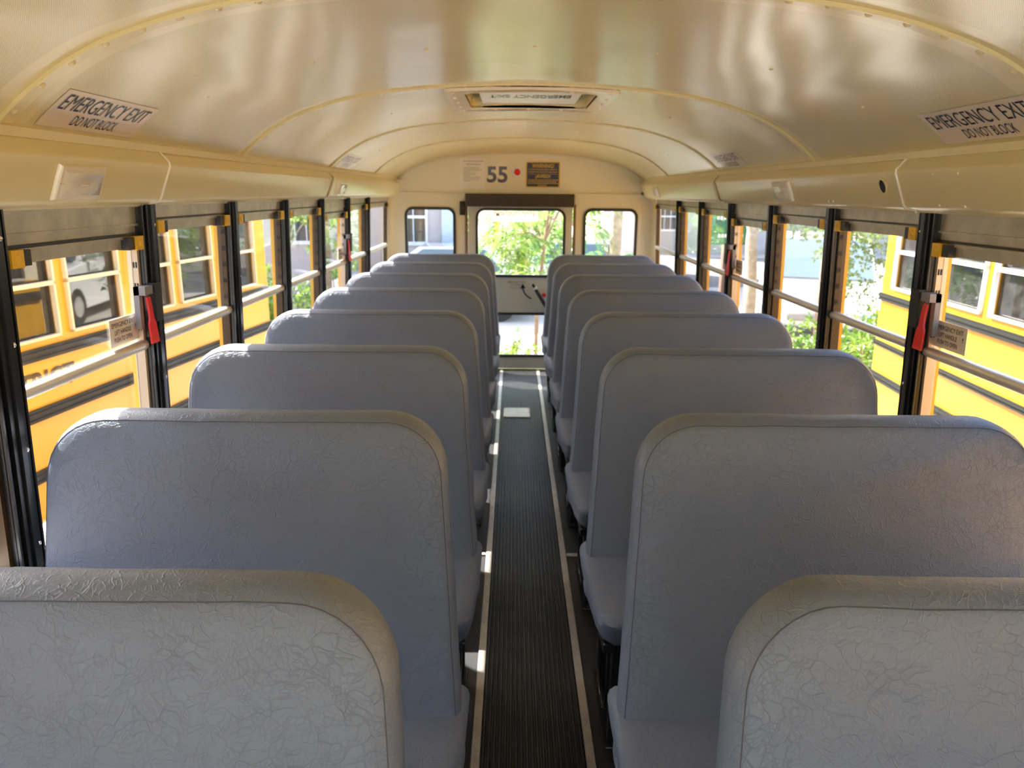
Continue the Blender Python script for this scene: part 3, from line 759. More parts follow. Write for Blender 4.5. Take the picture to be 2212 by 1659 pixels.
t = text('number_decal', '55', lambda u, v, q: (-.146 + u, RY - .0012, 1.750 + v), .138, M['digit'], None, width=.182, bold=.03)
tag(t, 'dark shiny number 55 decal on the rear bulkhead', 'number')
o = empty('indicator_light', (.030, RY, 1.772))
b = MB(); b.loft([[(.030 + r * math.cos(2*PI*k/24), RY - d, 1.772 + r * math.sin(2*PI*k/24)) for k in range(24)] for r, d in ((.046, .0), (.046, .008), (.040, .014), (.030, .014), (.028, .008))]); keep(b.build('bezel', M['framew'], None, 40), o)
b = MB(); b.dome((.030, RY - .008, 1.772), (0, -1, 0), .028, .014, 20); keep(b.build('red_lens', M['red'], None, 60), o)
tag(o, 'round red indicator light with white ring on the rear bulkhead', 'light')
o = plate('warning_sign', rrect(.104, .404, 1.643, 1.862, .012), [], .003, rearfn(-.002), M['signy'])
plate('sign_face', rrect(.114, .394, 1.652, 1.853, .006), [], .001, rearfn(-.0045), M['signk'], o)
text('lettering', 'WARNING!', lambda u, v, q: (.254 + u, RY - .0058, 1.826 + v), .034, M['signy'], o, width=.19, bold=.015)
text('lettering', '\u00a1AVISO!', lambda u, v, q: (.254 + u, RY - .0058, 1.735 + v), .034, M['signy'], o, width=.13, bold=.015)
b = MB()
for z in (1.793, 1.773, 1.757, 1.705, 1.690, 1.676, 1.660):
    x = .124 if z > 1.665 else .21; xe = .384 if z > 1.665 else .30
    if z == 1.757: b.add([(x, RY - .0058, z), (xe, RY - .0058, z), (xe, RY - .0058, z + .002), (x, RY - .0058, z + .002)], [(0, 1, 2, 3)]); continue
    while x < xe - .01:
        l_ = rnd.uniform(.006, .02); b.add([(x, RY - .0058, z), (x + l_, RY - .0058, z), (x + l_, RY - .0058, z + .005), (x, RY - .0058, z + .005)], [(0, 1, 2, 3)]); x += l_ + .003
b.build('small_print', M['signy'], o, 0)
tag(o, 'black and yellow bilingual warning sign at the right of the rear bulkhead', 'sign')

# front end of the cabin (behind the camera): wall with the windshield opening
outer_f = outer
o = plate('wall_front', outer, [rrect(CX - 1.02, CX + 1.02, .62, 1.66, .08)], .04, lambda x, h, q: (x, Y0 - .02 - q, h), M['cream']); tag(o, kind='structure')
win_n += 1
o = plate('window_%d' % win_n, rrect(CX - 1.03, CX + 1.03, .61, 1.67, .08), [], .006, lambda x, h, q: (x, Y0 - .02 - q, h), M['glass2']); tag(o, kind='structure')

# ------------------------------------------------------------------ seats
SW = .955
def outline(x0, x1t, x0t, h0, h1, rt, rb, inset, seg=9):
    """x0..: aisle edge at the bottom, x0t aisle edge at the top; wall edge x1t. counter-clockwise"""
    rt2, rb2 = max(.012, rt - inset), max(.008, rb - inset)
    X0, X1, XT, H0, H1 = x0 + inset, x1t - inset, x0t + inset, h0 + inset, h1 - inset
    pts = []
    for cx, cy, a0, r in ((X1 - rb2, H0 + rb2, -PI / 2, rb2), (X1 - rt2, H1 - rt2, 0, rt2), (XT + rt2, H1 - rt2, PI / 2, rt2), (X0 + rb2, H0 + rb2, PI, rb2)):
        for k in range(seg + 1):
            a = a0 + PI / 2 * k / seg
            pts.append((cx + r * math.cos(a), cy + r * math.sin(a)))
    # densify the long sides
    res = []
    for i, p in enumerate(pts):
        q = pts[(i + 1) % len(pts)]; res.append(p)
        d = math.hypot(q[0] - p[0], q[1] - p[1])
        if (i + 1) % (seg + 1) == 0:
            for k in range(1, 12): res.append((p[0] + (q[0] - p[0]) * k / 12, p[1] + (q[1] - p[1]) * k / 12))
    return res
def make_seat(sg, seed=0):
    """local origin on the floor at the aisle edge, back top over y=0, cushion towards -y; sg=+1: wall at +x"""
    o = empty('bus_seat')
    off = Vector((seed * 3.1, seed * 1.7, 0))
    def lean(x, y, h):
        yy = y - (1.106 - h) * .275
        n = noise.noise(Vector((x * 9, h * 9, y * 6)) + off) * .0035
        return (sg * (x + n * .6), yy + n, h + n * .5)
    H0_, H1_ = .31, 1.106
    def O(i): return outline(0.0, SW, .046, H0_, H1_, .135, .04, i)
    b = MB(lean)
    F, B = -.040, .052      # front and back faces at the top
    spec = [(.30, F - .006), (.20, F - .008), (.10, F - .006), (.045, F - .002), (.020, F + .002), (.0125, F + .006), (.010, F + .0085), (.006, F + .014), (.001, F + .028), (0, (F + B) / 2), (.001, B - .022), (.012, B - .006), (.035, B), (.10, B + .004), (.3, B + .005)]
    def ring(i, y):
        return [(x, y, h) for x, h in O(i)]
    rings = [ring(min(i, .30), y) for i, y in spec]
    b.loft(rings, cap=True)
    back = b.build('backrest', M['vinyl'], o, 45)
    # sewn seam round the front face: a thin cord plus stitches
    pts = [lean(x, F + .0068, h) for x, h in O(.0112)]
    s_ = MB(); s_.tube(pts + [pts[0]], .0009, 5, cap=False)
    s_.build('seam', M['seam'], back, 60)
    # cushion
    def cfn(x, y, h):
        n = noise.noise(Vector((x * 7, y * 7, h * 9 + 5)) + off) * .004
        return (sg * (x + n), y + n, h + n)
    b = MB(cfn)
    def CO(i, fr):       # plan outline: chamfered front aisle corner
        x0, x1, y0, y1 = -.006 + i, SW - i, -.575 + i + fr, -.10
        c = .045
        base = [(x1 - .02, y0), (x1, y0 + .02), (x1, y1), (x0, y1), (x0, -.30), (x0 + .008, y0 + .09), (x0 + .022, y0 + .030), (x0 + .045, y0 + .006), (x0 + .07, y0)]
        res = []
        for k, p in enumerate(base):
            q = base[(k + 1) % len(base)]; res.append(p)
            if math.hypot(q[0] - p[0], q[1] - p[1]) > .2:
                for j in range(1, 8): res.append((p[0] + (q[0] - p[0]) * j / 8, p[1] + (q[1] - p[1]) * j / 8))
        return res
    rings = []
    for i, fr, h in ((.05, .05, .338), (.022, .034, .345), (.010, .022, .365), (.001, .006, .42), (0, 0, .438), (.005, .002, .452), (.016, .008, .462), (.05, .02, .467), (.12, .05, .470)):
        rings.append([(x, y, h) for x, y in CO(i, fr)])
    b.loft(rings, cap=True)
    b.build('cushion', M['vinyl'], o, 50)
    # black steel frame
    def box(name, *a):
        b = MB(lambda x, y, z: (sg * x, y, z)); b.bbox(*a); return b.build(name, M['black'], o, 0)
    box('seat_frame', .03, SW - .01, -.50, -.20, .305, .337, .004)
    box('leg', .055, .095, -.50, -.475, .006, .32, .004)
    box('leg', .055, .095, -.245, -.215, .006, .32, .004)
    b = MB(lambda x, y, z: (sg * x, y, z)); b.bbox(.045, .105, -.53, -.16, .0005, .010, .003)
    for yy in (-.515, -.18): b.dome((.075, yy, .010), (0, 0, 1), .009, .006)
    b.build('foot_plate', M['black'], o, 40)
    b = MB(lambda x, y, z: (sg * x, y, z)); b.tube([(.052, -.462, .315), (.052, -.470, .20), (.052, -.45, .09), (.052, -.40, .05), (.052, -.33, .05), (.052, -.26, .10), (.052, -.255, .315)], .006, 8)
    b.build('brace', M['black'], o, 50)
    b = MB(lambda x, y, z: (sg * x, y, z)); b.bbox(SW - .03, SW + .030, -.50, -.20, .25, .31, .004); b.build('wall_bracket', M['black'], o, 0)
    return o
ORD = ['nearest', 'second', 'third', 'fourth', 'fifth', 'sixth', 'seventh', 'farthest']
proto = {-1: [make_seat(-1, 0), make_seat(-1, 1)], 1: [make_seat(1, 2), make_seat(1, 3)]}
used = set()
for sg, xa in ((-1, -.100), (1, .240)):
    for i in range(8):
        pr = proto[sg][i % 2]
        if pr.name in used: s_ = copy_tree(pr)
        else: s_ = pr; used.add(pr.name)
        s_.location = (xa, (.873 if i == 0 else .872 + .757 * i), 0)
        nm = ORD[i] + (' row' if i in (0, 7) else ' row from the camera')
        sd_ = 'left' if sg < 0 else 'right'
        tag(s_, 'grey vinyl bench seat %s of the aisle, %s' % (sd_, nm), 'bus seat', 'bench seats on the %s of the aisle' % sd_)
# small white tag on the first left seat frame
b = MB(); b.add([(-.098, 1.30, .36), (-.078, 1.30, .335), (-.098, 1.30, .29), (-.099, 1.302, .36), (-.079, 1.302, .335), (-.099, 1.302, .29)], [(0, 1, 2), (5, 4, 3), (0, 3, 4, 1), (1, 4, 5, 2), (2, 5, 3, 0)])
tag(b.build('paper_scrap', M['white'], None, 0), 'tiny white paper tag sticking out beside the lower left seat', 'paper tag')

# ------------------------------------------------------------------ outside: ground and buildings
GZ = -.95
b = MB(); b.box(-45, 45, -25, 60, GZ - .2, GZ); tag(b.build('ground', M['asphalt'], None, 0), kind='structure')
b = MB(); b.box(3.9, 44, 21.0, 31.0, GZ, GZ + .012); tag(b.build('road', M['road'], None, 0), 'dark asphalt street crossing behind the parked cars', 'road', kind='structure')

def building(name, x0, x1, y0, y1, z1, m, wins, label, doorw=None):
    o = empty(name, ((x0 + x1) / 2, y0, GZ))
    b = MB(); b.box(x0, x1, y0, y1, GZ, z1); keep(b.build('wall', m, None, 0), o)
    for (xa, xb, za, zb) in wins:            # windows on the face towards the bus
        b = MB(); t = .05
        for q in ((xa - t, xb + t, zb, zb + t), (xa - t, xb + t, za - t * 1.6, za), (xa - t, xa, za, zb), (xb, xb + t, za, zb), (xa, xb, (za + zb) / 2 - .03, (za + zb) / 2 + .03)):
            b.box(q[0], q[1], y0 - .05, y0 + .01, q[2], q[3])
        for k in (1, 2): b.box(xa + (xb - xa) * k / 3 - .01, xa + (xb - xa) * k / 3 + .01, y0 - .03, y0, za, zb)
        f = b.build('window_frame', M['winfr'], None, 0); keep(f, o)
        b = MB(); b.box(xa, xb, y0 - .012, y0 + .01, za, zb); q = b.build('window_glass', M['dglass'], None, 0); q.parent = f
    return tag(o, label, 'building')
building('lavender_building', -9.0, -1.2, 17.05, 24, 5.5, M['lav'], [(-2.80, -1.98, .50, 1.60), (-5.2, -4.4, .50, 1.60)], 'pale lavender building with a white sash window beyond the rear left window')
building('pink_building', 2.3, 3.7, 19.4, 26, 5.5, M['pink'], [], 'pink stucco building beyond the rear right window')
building('grey_building', 4.6, 44, 33.0, 39, 6.5, M['grey'], [(6.3, 7.1, .1, 1.2), (13, 15, .1, 1.4), (18, 20, .1, 1.4)], 'long grey building across the street on the right')
b = MB(); b.box(-11.2, -10.8, -6, 16.6, GZ, 3.8); tag(b.build('boundary_wall', M['grey'], None, 0), 'long grey wall behind the yellow bus on the left', 'wall')
b = MB(); b.box(14.5, 15, -12, 16.5, GZ, 3.0); tag(b.build('block_wall', M['brick'], None, 0), 'dark brown wall behind the yellow bus on the right', 'wall')
b = MB(); b.box(-1.2, 1.6, 26.0, 26.4, GZ, 4); tag(b.build('pale_wall', M['lav'], None, 0), 'pale wall seen far off through the gap between two buildings', 'wall')
lb = bpy.data.objects['lavender_building']; b = MB(); b.box(-1.60, -1.15, 16.9, 17.0, GZ, 5.4); keep(b.build('corner_panel', mat('pale_blue_panel', (.50, .60, .66, 1), .6), None, 0), lb)

# ------------------------------------------------------------------ neighbouring buses
def school_bus(name, p0, ang, length, sillz, barz, topz, rails, posts, end_w, frame_m, far_sign, label, lettering=None, roofz=None):
    """local: x runs along the bus from its rear end towards the front, y: 0 near face, positive = away from us"""
    o = empty(name, (p0[0], p0[1], GZ), ang)
    zf = lambda z: z - GZ
    fy = far_sign
    Wd = 2.3; top = topz + .14
    wins = []
    edges = [end_w] + posts
    for k in range(len(edges) - 1):
        a = edges[k] + (.055 if k else 0); c = edges[k + 1] - .055
        if c < length - .4: wins.append((a, c))
    for nm, yy in (('side_panel', 0), ('far_side_panel', Wd)):
        plate(nm, [(0, zf(-.62)), (length, zf(-.62)), (length, zf(top)), (0, zf(top))], [rrect(a, c, zf(sillz), zf(topz), .03, 3) for a, c in wins], .05,
              lambda x, h, q: (x, fy * (yy + .025 * (1 if yy == 0 else -1) + q * .9), h), M['bus'], o)
    b = MB(); n = 12; prof = [(fy * (Wd / 2 - (Wd / 2 + .0) * math.cos(PI * k / n)), zf(top) + (.42 * math.sin(PI * k / n) ** .8 if 0 < k < n else 0)) for k in range(n + 1)]
    b.loft([[(x, y, z) for y, z in prof] for x in (0, length)], cap=True); b.build('roof', M['bus'], o, 40)
    b = MB(); b.box(0, .05, min(fy * .05, fy * (Wd - .05)), max(fy * .05, fy * (Wd - .05)), zf(-.62), zf(top)); b.build('rear_panel', M['bus'], o, 0)
    b = MB(); b.box(length - .05, length, min(fy * .05, fy * (Wd - .05)), max(fy * .05, fy * (Wd - .05)), zf(-.62), zf(top)); b.build('front_panel', M['bus'], o, 0)
    b = MB(); b.box(.05, length - .05, min(fy * .06, fy * (Wd - .06)), max(fy * .06, fy * (Wd - .06)), zf(-.1), zf(-.02)); b.build('bus_floor', M['rubber'], o, 0)
    for side_i, yy in ((0, -.012), (1, Wd + .012)):
        for a, c in wins:
            b = MB(); t = .018; ya_, yb_ = sorted((fy * (yy - .012), fy * (yy + .02))) if side_i == 0 else sorted((fy * (yy - .02), fy * (yy + .012)))
            for q in ((a, c, sillz, sillz + t), (a, c, topz - t, topz), (a, a + t, sillz, topz), (c - t, c, sillz, topz), (a, c, barz - .014, barz + .014)):
                b.box(q[0], q[1], ya_, yb_, zf(q[2]), zf(q[3]))
            f = b.build('window_frame', frame_m, o, 0)
            yg = fy * (.03 if side_i == 0 else Wd - .03)
            b = MB(); b.box(a, c, yg - .002, yg + .002, zf(sillz), zf(topz)); b.build('window_pane', M['busglass'], f, 0)
    for z0_, z1_ in rails:
        b = MB(); hh = (z1_ - z0_) / 4
        for k in range(4):
            b.box(.0, length - .05, *sorted((fy * -.001, fy * (-.030 if k % 2 == 0 else -.020))), zf(z0_ + k * hh), zf(z0_ + (k + 1) * hh))
        b.build('rub_rail', M['rubrail'], o, 0)
    # seat rows inside, visible as grey humps through the glass
    b = MB()
    x = .9
    while x < length - 1.5:
        for ya_, yb_ in ((.10, 1.0), (1.3, 2.2)):
            q0, q1 = sorted((fy * ya_, fy * yb_)); b.bbox(x, x + .09, q0, q1, zf(-.02), zf(1.02 + sillz - .75), .03)
        x += .75
    b.build('interior_seats', M['vinyl'], o, 40)
    for wx in (2.2, length - 1.6):
        for yy in (.02, Wd - .3):
            q0, q1 = sorted((fy * yy, fy * (yy + .27)))
            b = MB(); b.tube([(wx, q0, .48), (wx, q1, .48)], .48, 24); wh = b.build('wheel', M['tyre'], o, 40)
            b = MB(); b.tube([(wx, q0 - .004, .48), (wx, q1 + .004, .48)], .24, 18); b.build('wheel_rim', M['greyp'], wh, 40)
    if lettering:
        txt, xc, z0_, z1_, wd, flip = lettering
        text('lettering', txt, lambda u, v, q: (xc + flip * u, fy * -.004, zf((z0_ + z1_) / 2) + v), z1_ - z0_, M['signk'], o, width=wd, bold=.03)
    return tag(o, label, 'bus')
def bus_frame(slope, icpt, yend):
    # near face line X = slope*Y + icpt ; rear end at Y = yend ; local +x towards the camera
    return (slope * yend + icpt, yend), math.atan2(-1, -slope)
p, a = bus_frame(.1235, -3.71, 8.16)
# left bus: local +x points to -Y ; away from us is world -X  -> local y sign
posts = [1.08 + .69 * k for k in range(0, 16)]
# DISTRICT: the visible last T ends at Y=5.9ish
school_bus('school_bus', p, a, 11.4, .63, .99, 1.33, [(.504, .584), (.11, .19), (-.30, -.22)], posts, .28, M['frame'], -1,
           'yellow school bus parked close along the left side windows', lettering=('DISTRICT', 3.50, .285, .43, .78, -1))
p, a = bus_frame(.06, 3.06, 6.99)
rb = school_bus('school_bus', p, a, 10.6, .78, 1.115, 1.45, [(.655, .722), (.235, .28), (-.09, -.02)], [.99 + .76 * k for k in range(0, 13)], .23, M['framew'], 1,
           'sunlit yellow school bus parked beyond the right side windows')
b = MB(); b.dome((.12, -.004, -.23 - GZ), (0, -1, 0), .032, .012, 14); q = b.build('red_reflector', M['red'], rb, 60)

# ------------------------------------------------------------------ cars
def car(name, x, y, rz, paint, suv, label, cat='car'):
    """local +y = forward"""
    o = empty(name, (x, y, GZ), rz)
    L2, W2 = (2.35, .97) if suv else (2.2, .88)
    H_ = 1.82 if suv else 1.43; hood = 1.12 if suv else .88; belt = 1.15 if suv else .92
    prof = [(-L2, .45), (-L2, belt - .1), (-L2 + .1, belt), (.9 * L2 / 2.2, belt), (L2 - .25, hood - .08), (L2, hood - .25), (L2 + .02, .45), (L2 - .1, .28), (-L2 + .1, .28)]
    b = MB()
    for_r = [(-W2, .06), (-W2 * .97, 0), (W2 * .97, 0), (W2, .06)]
    b.loft([[(xx, yy * (1 - i * .03), zz - (i * .4 if zz > .8 else 0)) for yy, zz in prof] for xx, i in for_r], cap=True)
    b.build('body', paint, o, 35)
    gh = [(-L2 + (.12 if suv else .55), belt), (-L2 + (.35 if suv else 1.0), H_), (.25, H_), (1.05, belt - .02)]
    b = MB(); b.loft([[(-W2 * .93, y_, z_) if z_ < H_ - .1 else (-W2 * .78, y_, z_ - .05) for y_, z_ in gh], [(-W2 * .75, y_ + (0 if y_ < 0 else 0), z_) for y_, z_ in gh], [(W2 * .75, y_, z_) for y_, z_ in gh], [(W2 * .93, y_, z_) if z_ < H_ - .1 else (W2 * .78, y_, z_ - .05) for y_, z_ in gh]], cap=True)
    b.build('cabin', paint, o, 35)
    def sc(q, k):      # shrink polygon
        cy = sum(p_[0] for p_ in q) / len(q); cz = sum(p_[1] for p_ in q) / len(q)
        return [(cy + (a_ - cy) * k, cz + (c_ - cz) * k) for a_, c_ in q]
    for sx in (-1, 1):
        q = sc(gh, .86); b = MB()
        lo, hi = W2 * .94, W2 * .80
        pts = [(sx * (lo if z_ < belt + .2 else hi + .012), y_, z_) for y_, z_ in q]
        b.add(pts, [(0, 1, 2, 3)]); b.build('side_window', M['bglass'], o, 0)
    b = MB(); t0, t1 = Vector((0, .27, H_ - .03)), Vector((0, 1.03, belt + .03)); n_ = Vector((0, H_ - belt, .8)).normalized() * .012
    b.add([(-W2 * .72, t0.y + n_.y, t0.z + n_.z), (W2 * .72, t0.y + n_.y, t0.z + n_.z), (W2 * .86, t1.y + n_.y, t1.z + n_.z), (-W2 * .86, t1.y + n_.y, t1.z + n_.z)], [(0, 1, 2, 3)]); b.build('windshield', M['bglass'], o, 0)
    b = MB(); b.bbox(-W2 * .98, W2 * .98, L2 - .02, L2 + .12, .38, .56, .04); b.build('bumper', M['blackp'] if suv else paint, o, 40)
    b = MB(); b.bbox(-W2 * .45, W2 * .45, L2 - .03, L2 + .04, .64, .80, .02); b.build('grille', M['greyp'], o, 40)
    for sx in (-1, 1):
        x0, x1 = sorted((sx * W2 * .56, sx * W2 * .92)); b = MB(); b.bbox(x0, x1, L2 - .06, L2 + .045, .64, .80, .02); b.build('headlight', M['chrome'], o, 40)
        x0, x1 = sorted((sx * W2 * .95, sx * (W2 + .2))); b = MB(); b.bbox(x0, x1, .72, .84, belt + .02, belt + .22, .03); b.build('mirror', paint, o, 40)
        for yy in (-L2 * .62, L2 * .64):
            x0, x1 = sorted((sx * (W2 - .2), sx * (W2 + .01)))
            b = MB(); b.tube([(x0, yy, .35), (x1, yy, .35)], .35, 22); wh = b.build('wheel', M['tyre'], o, 40)
            b = MB(); b.tube([(x0 - .005, yy, .35), (x1 + .005, yy, .35)], .2, 16); b.build('wheel_rim', M['chrome'], wh, 40)
    return tag(o, label, cat)
car('parked_suv', 5.6, 13.6, PI - .38, M['carw'], True, 'white utility vehicle facing the bus beyond the right windows')
car('parked_car', -1.65, 15.75, PI / 2, M['carw'], False, 'white car whose roof shows through the rear left window').scale = (1.0, 1.0, 1.03)
car('parked_car', 1.2, 18.35, PI / 2, M['carw'], False, 'white car behind the foliage in the rear door window')
car('parked_car', -12, 20.0, PI / 2 + .2, M['carb'], False, 'dark blue car beyond the far left windows')

# posts and signs by the street
def post(name, x, y, r, z1, m, label, cat='post', sq=False):
    b = MB()
    if sq: b.bbox(x - r, x + r, y - r, y + r, GZ, z1, .006)
    else: b.tube([(x, y, GZ), (x, y, z1)], r, 12)
    return tag(b.build(name, m, None, 40), label, cat)
post('bollard', -.40, 17.2, .07, 1.25, M['latch'], 'yellow post behind the leaves, left in the rear door window')
post('bollard', .23, 17.2, .07, 1.25, M['latch'], 'yellow post behind the leaves, centre of the rear door window')
post('wooden_post', 3.02, 10.6, .065, 1.0, M['wood'], 'brown wooden post under the green sign beyond the right windows', sq=True)
b = MB(); b.box(2.72, 3.32, 10.50, 10.53, .92, 1.40); o = b.build('street_sign', M['green'], None, 0)
b = MB()
for z, wd in ((1.26, .40), (1.02, .34)):
    x = 3.02 - wd / 2
    while x < 3.02 + wd / 2: b.box(x, x + .03, 10.494, 10.499, z, z + .045); x += .045
b.build('sign_marks', M['framew'], o, 0); tag(o, 'green sign board with white marks on the brown post', 'sign')
b = MB(); b.tube([(5.0, 16.0, 1.02), (5.0, 16.03, 1.02)], .12, 20); o = b.build('round_sign', M['red'], None, 40)
MB().tube([(5.0, 16.05, GZ), (5.0, 16.05, 1.02)], .02, 8).build('pole', M['greyp'], o, 40); tag(o, 'small round red sign on a thin pole by the street', 'sign')

# ------------------------------------------------------------------ plants
def leaves(b, p, d, size, rnd, kind):
    """a spray at p growing along d"""
    d = d.normalized(); side_ = d.cross(Vector((rnd.uniform(-.3, .3), rnd.uniform(-.3, .3), 1))).normalized(); up = side_.cross(d)
    def leaf(q, dr, l_, wd):
        dr = dr.normalized(); s2 = dr.cross(up + Vector((rnd.uniform(-.4, .4),) * 3)).normalized() * wd; m_ = q + dr * l_ * .45
        nn = s2.cross(dr).normalized() * wd * .35
        b.add([tuple(q), tuple(m_ + s2 + nn), tuple(q + dr * l_), tuple(m_ - s2 + nn)], [(0, 1, 2), (0, 2, 3)])
    if kind == 'pinnate':
        n = 9; L_ = size
        for k in range(n):
            t = (k + 1) / n; q = p + d * L_ * t + Vector((0, 0, -.25 * L_ * t * t))
            for sx in (-1, 1): leaf(q, side_ * sx + d * .45 + Vector((0, 0, -.15)), L_ * .36 * (1 - .45 * t), L_ * .055)
        leaf(p + d * L_ + Vector((0, 0, -.25 * L_)), d, L_ * .3, L_ * .06)
    else:
        for k in range(6):
            a = rnd.uniform(0, 2 * PI); dr = d * rnd.uniform(.1, 1) + side_ * math.cos(a) + up * math.sin(a)
            leaf(p + d * size * rnd.uniform(0, .8), dr, size * rnd.uniform(.45, .8), size * rnd.uniform(.14, .22))
def plant(name, base, trunk, crown, n, size, m, bark, kind, label, cat, seed, droop=0.0, hang=False):
    """trunk: list of (dx,dy,z,r); crown: list of (cx,cy,cz,rx,ry,rz) relative to base xy, z absolute"""
    rnd = random.Random(seed); o = empty(name, (base[0], base[1], GZ)); B = Vector((0, 0, 0))
    tb = MB(); L = lambda dx, dy, z: Vector((dx, dy, z - GZ))
    pts = [L(*t[:3]) for t in trunk]
    if pts: tb.tube(pts, [t[3] for t in trunk], 9)
    fb = MB(); tot = sum(c[3] * c[4] * c[5] for c in crown)
    for c in crown:
        C_ = L(c[0], c[1], c[2]); k_ = int(n * c[3] * c[4] * c[5] / tot)
        root = min(pts, key=lambda q: (q - C_).length) if pts else C_ - Vector((0, 0, c[5]))
        nb = max(3, k_ // 60)
        tips = []
        for _ in range(nb):
            v = Vector((rnd.gauss(0, 1), rnd.gauss(0, 1), rnd.gauss(0, 1))).normalized() * rnd.uniform(.4, .85)
            e = C_ + Vector((v.x * c[3], v.y * c[4], v.z * c[5])); mid = (root + e) / 2 + Vector((rnd.uniform(-.1, .1), rnd.uniform(-.1, .1), .08))
            tb.tube([root, mid, e], [.018, .011, .004], 5); tips.append((e, (e - mid)))
        for _ in range(k_):
            v = Vector((rnd.gauss(0, 1), rnd.gauss(0, 1), rnd.gauss(0, 1))).normalized() * rnd.uniform(.25, 1) ** .6
            q = C_ + Vector((v.x * c[3], v.y * c[4], v.z * c[5]))
            d = Vector((v.x, v.y, v.z * .5 - droop)) + Vector((rnd.uniform(-.5, .5), rnd.uniform(-.5, .5), rnd.uniform(-.4, .4)))
            leaves(fb, q, d, size * rnd.uniform(.7, 1.2), rnd, kind)
    tb.build('trunk' if trunk else 'stems', bark, o, 50)
    me = bpy.data.meshes.new('foliage'); me.from_pydata(fb.v, [], fb.f); link('foliage', me, m, o, 0)
    return tag(o, label, cat)
# behind the rear door: compound-leaved sapling, small plant
plant('sapling', (.30, 9.6), [(0, 0, GZ, .03), (.02, 0, .2, .025), (.10, 0, 1.0, .02), (.22, 0, 1.9, .012)],
      [(-.25, .3, 1.10, .45, .6, .30), (-.1, .1, .55, .55, .5, .25), (.3, .5, 1.4, .35, .4, .25), (.0, .5, 1.0, .6, .4, .5)], 250, .26, M['leafA'], M['bark'], 'pinnate', 'leafy sapling with feathery leaves close behind the rear door', 'tree', 1, droop=.3)
plant('weed_bush', (.02, 8.3), [], [(.10, 0, -.22, .22, .2, .16), (-.1, .2, -.50, .25, .25, .3), (-.03, .05, .0, .06, .06, .2)], 210, .085, M['leafA'], M['bark'], 'simple', 'small bright green weed seen through the lower rear door window', 'bush', 2)
plant('palm_leaved_tree', (1.52, 11.2), [(0, 0, GZ, .10), (0, 0, .4, .09), (.02, 0, 2.6, .08)], [(-.25, -.1, .55, .60, .5, .28), (-.45, 0, 1.25, .35, .4, .4)], 90, .36, M['leafB'], M['barkp'], 'pinnate', 'tree with drooping fronds beyond the rear right window', 'tree', 3, droop=.35)
plant('street_tree', (-.75, 12.9), [(0, 0, GZ, .06), (0, 0, 2.5, .05)], [(.75, -.3, 1.15, .75, .4, .5)], 130, .26, M['leafB'], M['bark'], 'pinnate', 'green tree farther back in the rear door window, left of centre', 'tree', 4, droop=.2)
plant('slim_tree', (1.25, 8.4), [(-.55, 0, GZ, .035), (-.55, 0, .6, .03), (-.5, 0, 2.0, .02)], [(-.45, .3, 1.75, .4, .4, .35)], 60, .25, M['leafA'], M['bark'], 'pinnate', 'slim brown trunk just right of centre behind the rear door', 'tree', 5)
# left side
plant('slender_tree', (-4.9, 11.9), [(0, 0, GZ, .06), (-.05, 0, .5, .055), (-.35, 0, 2.4, .04)], [(-.2, 0, 2.9, 1.3, 1, .7), (.2, .2, 1.9, .6, .6, .35)], 500, .11, M['leafC'], M['barkp'], 'simple', 'slender leaning tree beyond the end of the left bus', 'tree', 6)
plant('slender_tree', (-4.15, 13.6), [(0, 0, GZ, .085), (.03, 0, .5, .08), (.0, 0, 2.6, .07)], [(0, 0, 2.6, 1.2, 1, .7), (.3, .2, 1.35, .5, .5, .35)], 500, .11, M['leafC'], M['barkp'], 'simple', 'mossy upright tree seen through the far left windows', 'tree', 7)
plant('green_bush', (-3.5, 9.6), [], [(0, 0, -.05, .55, .7, .75), (.35, 1.0, -.15, .5, .6, .6), (-.3, .4, .35, .25, .3, .45)], 1100, .12, M['leafA'], M['bark'], 'simple', 'bright green bush at the rear corner of the left bus', 'bush', 8)
plant('hanging_tree', (-2.95, 11.9), [(0, 0, GZ, .05), (0, 0, 2.6, .04)], [(0, 0, 1.45, .45, .5, .5), (.05, .2, .6, .35, .4, .4)], 260, .13, M['leafA'], M['bark'], 'simple', 'light green tree just left of the rear wall', 'tree', 9, droop=.3)
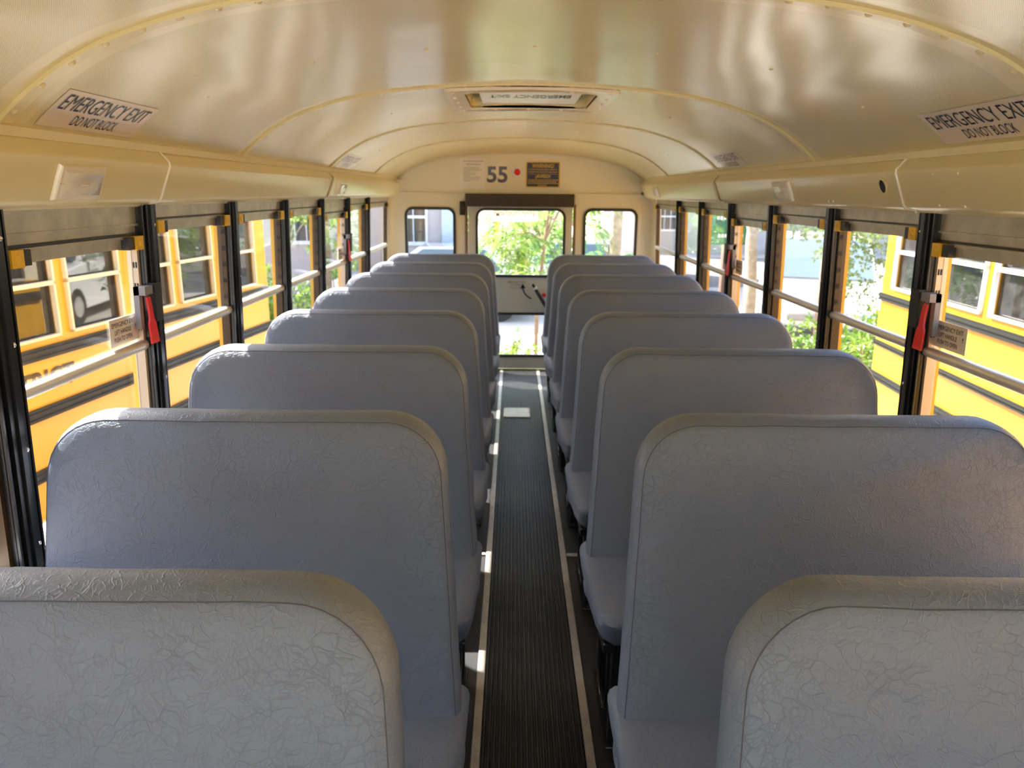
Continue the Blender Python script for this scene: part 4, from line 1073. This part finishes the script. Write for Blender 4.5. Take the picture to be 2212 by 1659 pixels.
plant('hedge_tree', (-8.6, 6.5), [(0, 0, GZ, .12), (0, 0, 2.5, .1)], [(0, 0, 1.4, 1.5, 2.6, 1.2), (0, -4, 1.2, 1.3, 2.2, 1.3), (.4, 4, .8, 1.2, 1.8, 1.4)], 1600, .20, M['leafB'], M['bark'], 'simple', 'dark green trees behind the bus on the left', 'tree', 10)
# right side
plant('grey_trunk_tree', (3.16, 9.9), [(0, 0, GZ, .085), (.02, 0, .3, .08), (-.03, 0, 1.0, .075), (.02, 0, 2.6, .07)], [(0, 0, 2.3, 1.0, .9, .45), (-.2, 0, 1.55, .5, .5, .2)], 300, .10, M['leafC'], M['barkp'], 'simple', 'grey trunked tree beyond the middle right windows', 'tree', 11)
plant('willow_tree', (4.1, 9.2), [(0, .6, GZ, .07), (0, .6, 1.2, .06), (-.1, .5, 2.4, .05)], [(-.1, -.3, 1.35, .55, .8, .35), (-.45, -.7, .95, .18, .3, .45), (.1, -.2, .75, .25, .4, .5), (-.7, .1, 1.3, .35, .5, .25)], 900, .075, M['leafC'], M['bark'], 'simple', 'thin leafed hanging branches in front of the white vehicle', 'tree', 12, droop=.7)
plant('roadside_bush', (3.85, 7.75), [], [(0, 0, -.10, .45, .5, .55), (-.3, .7, -.3, .5, .5, .5), (.5, .9, -.2, .5, .5, .4)], 900, .10, M['leafA'], M['bark'], 'simple', 'bright bush at the rear corner of the right bus', 'bush', 13)
plant('shade_tree', (9.5, 13.5), [(0, 0, GZ, .14), (0, 0, 2.5, .12)], [(0, 0, 2.3, 2.6, 2.2, .9), (-1.6, 1.5, 1.6, 1.3, 1.2, .5)], 1300, .20, M['leafB'], M['bark'], 'simple', 'broad tree beyond the street on the far right', 'tree', 14)
plant('dark_tree', (12.0, 3.0), [(0, 0, GZ, .16), (0, 0, 2.5, .14)], [(0, 0, 1.8, 2.0, 4.0, 1.6), (0, 5, 1.2, 1.6, 2.6, 1.6)], 1500, .24, M['leafB'], M['bark'], 'simple', 'dark tree behind the bus on the right', 'tree', 15)
